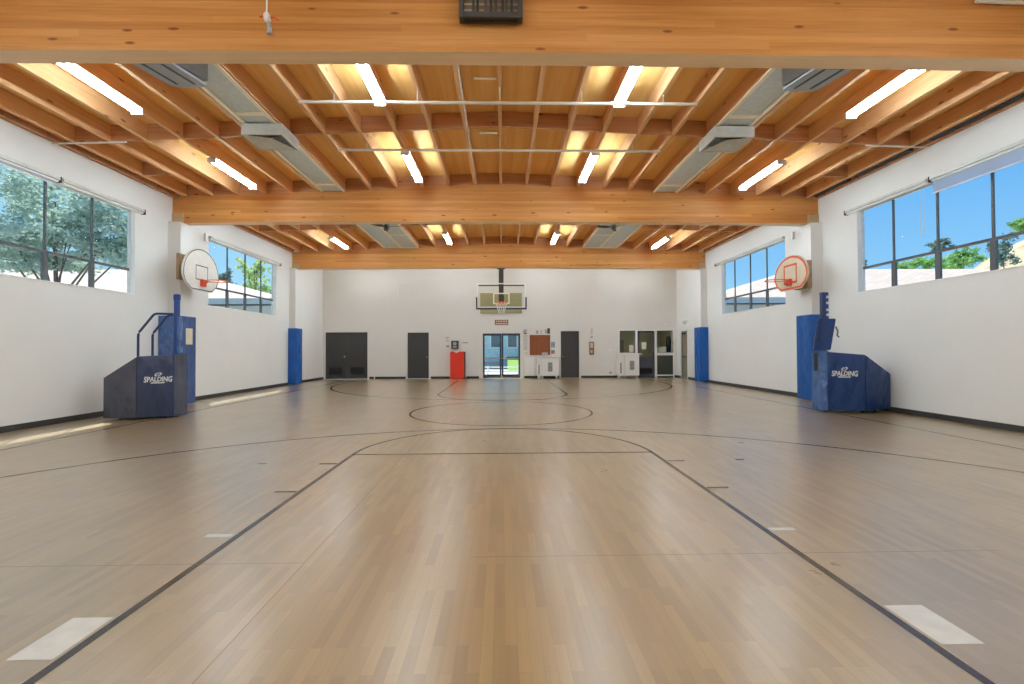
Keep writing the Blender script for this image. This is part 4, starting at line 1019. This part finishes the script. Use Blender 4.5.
def tree(x, y, z0, crown, n, size, mat, label, seed, trunk=.18):
    """crown: list of (dx, dy, z, rx, rz)"""
    rnd = random.Random(seed)
    t = thing('outside_tree', label, 'tree', (x, y, z0), 'trees outside the windows')
    m = MB(); top = max(c[2] for c in crown)
    m.tube([(x, y, z0), (x + .05, y, z0 + (top - z0) * .4), (x - .05, y, top)], [trunk, trunk * .75, trunk * .25], 8)
    for c in crown: m.tube([(x, y, z0 + (c[2] - z0) * .55), (x + c[0] * .6, y + c[1] * .6, c[2] - c[4] * .3), (x + c[0], y + c[1], c[2])], [trunk * .5, trunk * .3, trunk * .1], 6)
    m.build('trunk', M['bark'], t)
    m = MB(); tot = sum(c[3] ** 2 for c in crown)
    for c in crown:
        nc = int(n * c[3] ** 2 / tot); cl = [(rnd.gauss(0, .45), rnd.gauss(0, .45), rnd.gauss(0, .45)) for _ in range(14)]
        for _ in range(nc):
            q = rnd.choice(cl); p = Vector((x + c[0] + (q[0] + rnd.gauss(0, .16)) * c[3], y + c[1] + (q[1] + rnd.gauss(0, .16)) * c[3], c[2] + (q[2] + rnd.gauss(0, .16)) * c[4]))
            s = size * rnd.uniform(.6, 1.3)
            a = Vector((rnd.gauss(0, 1), rnd.gauss(0, 1), rnd.gauss(0, .6))).normalized(); b = a.cross(Vector((rnd.gauss(0, 1), rnd.gauss(0, 1), rnd.gauss(0, 1)))).normalized()
            m.quad([p - a * s, p - b * s * .5, p + a * s, p + b * s * .5])
    m.build('foliage', mat, t)
tree(-15.0, 16.5, -.11, [(-2.4, 0, 5.3, 1.7, 1.1), (-.6, .4, 6.3, 1.8, 1.1), (1.3, 0, 6.2, 1.6, 1.0), (-1.0, 0, 5.2, 1.5, .7), (2.7, .2, 5.3, 1.4, .8), (.8, -.3, 5.1, 1.4, .7), (1.9, .3, 4.6, 1.3, .5), (-2.6, .2, 4.5, 1.4, .5), (-.3, .2, 4.45, 1.5, .45), (3.0, .3, 4.4, .9, .4)], 21000, .085, M['oak'], 'large spreading blue-green oak outside the nearer left window', 3, .075)
tree(-26.0, 45, -.11, [(0, 0, 7.7, 1.0, .7), (.6, 0, 8.2, .7, .5)], 700, .15, M['pine'], 'dark small tree behind the roof, farther left in the far left window', 5)
tree(-25.4, 50, -.11, [(0, 0, 8.4, 1.6, 1.4), (.4, 0, 9.9, 1.0, .8), (-1.2, 0, 9.9, .7, .8), (.9, 0, 7.6, 1.1, .8)], 1500, .17, M['lime'], 'yellow-green tree beside the dark one in the far left window', 6)
tree(30.0, 40, -.11, [(0, 0, 7.9, .7, .8)], 700, .13, M['pine'], 'small dark bushy tree behind the roof, leftmost in the nearer right window', 8)
tree(34.0, 40, -.11, [(0, 0, 7.8, 1.0, .8), (-.6, 0, 7.5, .8, .6)], 1300, .14, M['green'], 'low bushy green tree second from left in the nearer right window', 9)
tree(45.4, 49, -.11, [(0, 0, 11.8, 1.0, .5), (.5, 0, 12.2, .8, .4)], 900, .16, M['pine'], 'dark flat-topped pine rising behind the green trees, nearer right window', 10, .08)
tree(37.6, 42, -.11, [(0, 0, 8.6, 1.1, .9)], 1200, .14, M['green'], 'green tree below the dark flat-topped pine, nearer right window', 11)
tree(38.1, 39.7, -.11, [(-.2, 0, 8.1, 1.0, 1.1)], 1200, .14, M['green'], 'taller green tree right of the dark pine, nearer right window', 12)
tree(40.6, 41.6, -.11, [(0, 0, 9.0, 1.0, 1.0), (.2, 0, 9.6, .6, .6)], 1400, .14, M['green'], 'rounded green tree before the hillside, nearer right window', 13)
tree(46.2, 40, -.11, [(-1.9, 0, 11.6, 1.1, .5), (-1.4, 0, 11.9, .8, .4)], 1100, .15, M['green'], 'tall green tree at the right edge of the nearer right window', 14, .06)
tree(48.5, 45.5, -.11, [(0, 0, 10.4, .9, 1.3)], 900, .16, M['pine'], 'slender dark tree before the dry hillside, nearer right window', 15, .1)
# dry hillside far off to the right
m = MB(); rnd = random.Random(4); nx, ny = 40, 8; G = []
for i in range(nx + 1):
    x = 92 + i * 3.2; row = []
    for j in range(ny + 1):
        y = 104 + j * 7.0; prof = max(0, min(1, (x - 112) / 40)); h = 34 * (prof ** .8) * sin(pi * min(1, (j + .0) / ny * .9)) + rnd.uniform(-.8, .8) * (1 if 0 < j < ny else 0)
        row.append(m.bm.verts.new((x, y, -.5 + max(0, h))))
    G.append(row)
for i in range(nx):
    for j in range(ny): m._f([G[i][j], G[i + 1][j], G[i + 1][j + 1], G[i][j + 1]])
struct(m.build('hill', M['hill'], None, True))
# beyond the entrance: teal building, white fence
t = thing('outside_building', 'teal building with framed windows outside the entrance doors', 'building', (0, 36, -.1))
bx('wall', M['teal'], t, -6, 6, 36, 40, -.1, 4.2)
for x in (-2.1, -.9, .35, 1.4):
    f = bx('window', M['fence'], t, x, x + .8, 35.94, 35.995, 1.35, 2.6); bx('pane', M['winglass'], f, x + .08, x + .72, 35.91, 35.938, 1.45, 2.5)
bx('roof', M['shingle'], t, -6.4, 6.4, 35.4, 40.4, 4.201, 4.4)
bx('step', M['concrete'], t, -3, 0, 35.2, 35.93, -.1, .35)
t = thing('outside_fence', 'low white rail fence outside the entrance doors', 'fence', (0, 25.5, -.1))
for z in (.08, .30): bx('cross_rail', M['fence'], t, -2.5, 2.5, 25.5, 25.55, z, z + .07)
for x in (-2.4, -1.6, -.8, 0, .8, 1.6, 2.3): bx('fence_post', M['fence'], t, x, x + .07, 25.551, 25.62, -.11, .40)

# ------------------------------------------------------------------ sky, sun, camera
w = bpy.data.worlds.new('sky'); SC.world = w; w.use_nodes = True; nt = w.node_tree
for n in list(nt.nodes): nt.nodes.remove(n)
o = N(nt, 'OutputWorld'); bg = N(nt, 'Background', Strength=1.0); tc = N(nt, 'TexCoord'); sp = N(nt, 'SeparateXYZ'); nt.links.new(tc.outputs['Generated'], sp.inputs[0])
c1 = ramp(nt, sp.outputs['Z'], [(0.0, (0.55, 0.74, 0.92)), (0.10, (0.34, 0.66, 0.97)), (0.32, (0.13, 0.44, 0.92)), (1.0, (0.06, 0.26, 0.72))])
hz = ramp(nt, math_(nt, 'MULTIPLY', math_(nt, 'ADD', math_(nt, 'MULTIPLY', sp.outputs['X'], -1.0), 0.35), 0.75), [(0.0, (0, 0, 0)), (1.0, (1, 1, 1))])
c2 = mix(nt, c1, (0.50, 0.83, 1.0), math_(nt, 'MULTIPLY', hz, 0.75))
cl = noise(nt, tc.outputs['Generated'], 3.0, 6, 0.6)
c3 = mix(nt, c2, (0.85, 0.92, 0.98), math_(nt, 'MULTIPLY', ramp(nt, cl, [(0.55, (0, 0, 0)), (0.75, (1, 1, 1))]), 0.35))
nt.links.new(c3, bg.inputs[0]); nt.links.new(bg.outputs[0], o.inputs[0])
sd = bpy.data.lights.new('sun', 'SUN'); sd.energy = 9.0; sd.angle = radians(0.6); sd.color = (1, .95, .86)
so = bpy.data.objects.new('sun', sd); COL.objects.link(so)
so.rotation_euler = Vector((.70, -1.10, -2.47)).to_track_quat('-Z', 'Y').to_euler(); so.location = (-20, 30, 40)

cd = bpy.data.cameras.new('camera'); co = bpy.data.objects.new('camera', cd); COL.objects.link(co)
fwd = Vector((sin(YAW) * cos(CPITCH), cos(YAW) * cos(CPITCH), sin(CPITCH))); r = Vector((cos(YAW), -sin(YAW), 0)); u = r.cross(fwd)
r2 = r * cos(ROLL) + u * sin(ROLL); u2 = u * cos(ROLL) - r * sin(ROLL)
mw = Matrix((r2, u2, -fwd)).transposed().to_4x4(); mw.translation = Vector((CAM_X, 0, CAM_H)); co.matrix_world = mw
cd.sensor_fit = 'HORIZONTAL'; cd.sensor_width = 36; cd.lens = FPX / 1024 * 36; cd.clip_start = .05; cd.clip_end = 500
SC.camera = co
vs_ = SC.view_settings; vs_.view_transform = 'Standard'; vs_.look = 'None'; vs_.gamma = 1; vs_.exposure = 0.0; vs_.use_curve_mapping = False
SC.display_settings.display_device = 'sRGB'
cy = SC.cycles; cy.max_bounces = 10; cy.diffuse_bounces = 7; cy.glossy_bounces = 3; cy.transparent_max_bounces = 12; cy.use_denoising = True
cy.caustics_reflective = True; cy.caustics_refractive = False; cy.sample_clamp_indirect = 4.0
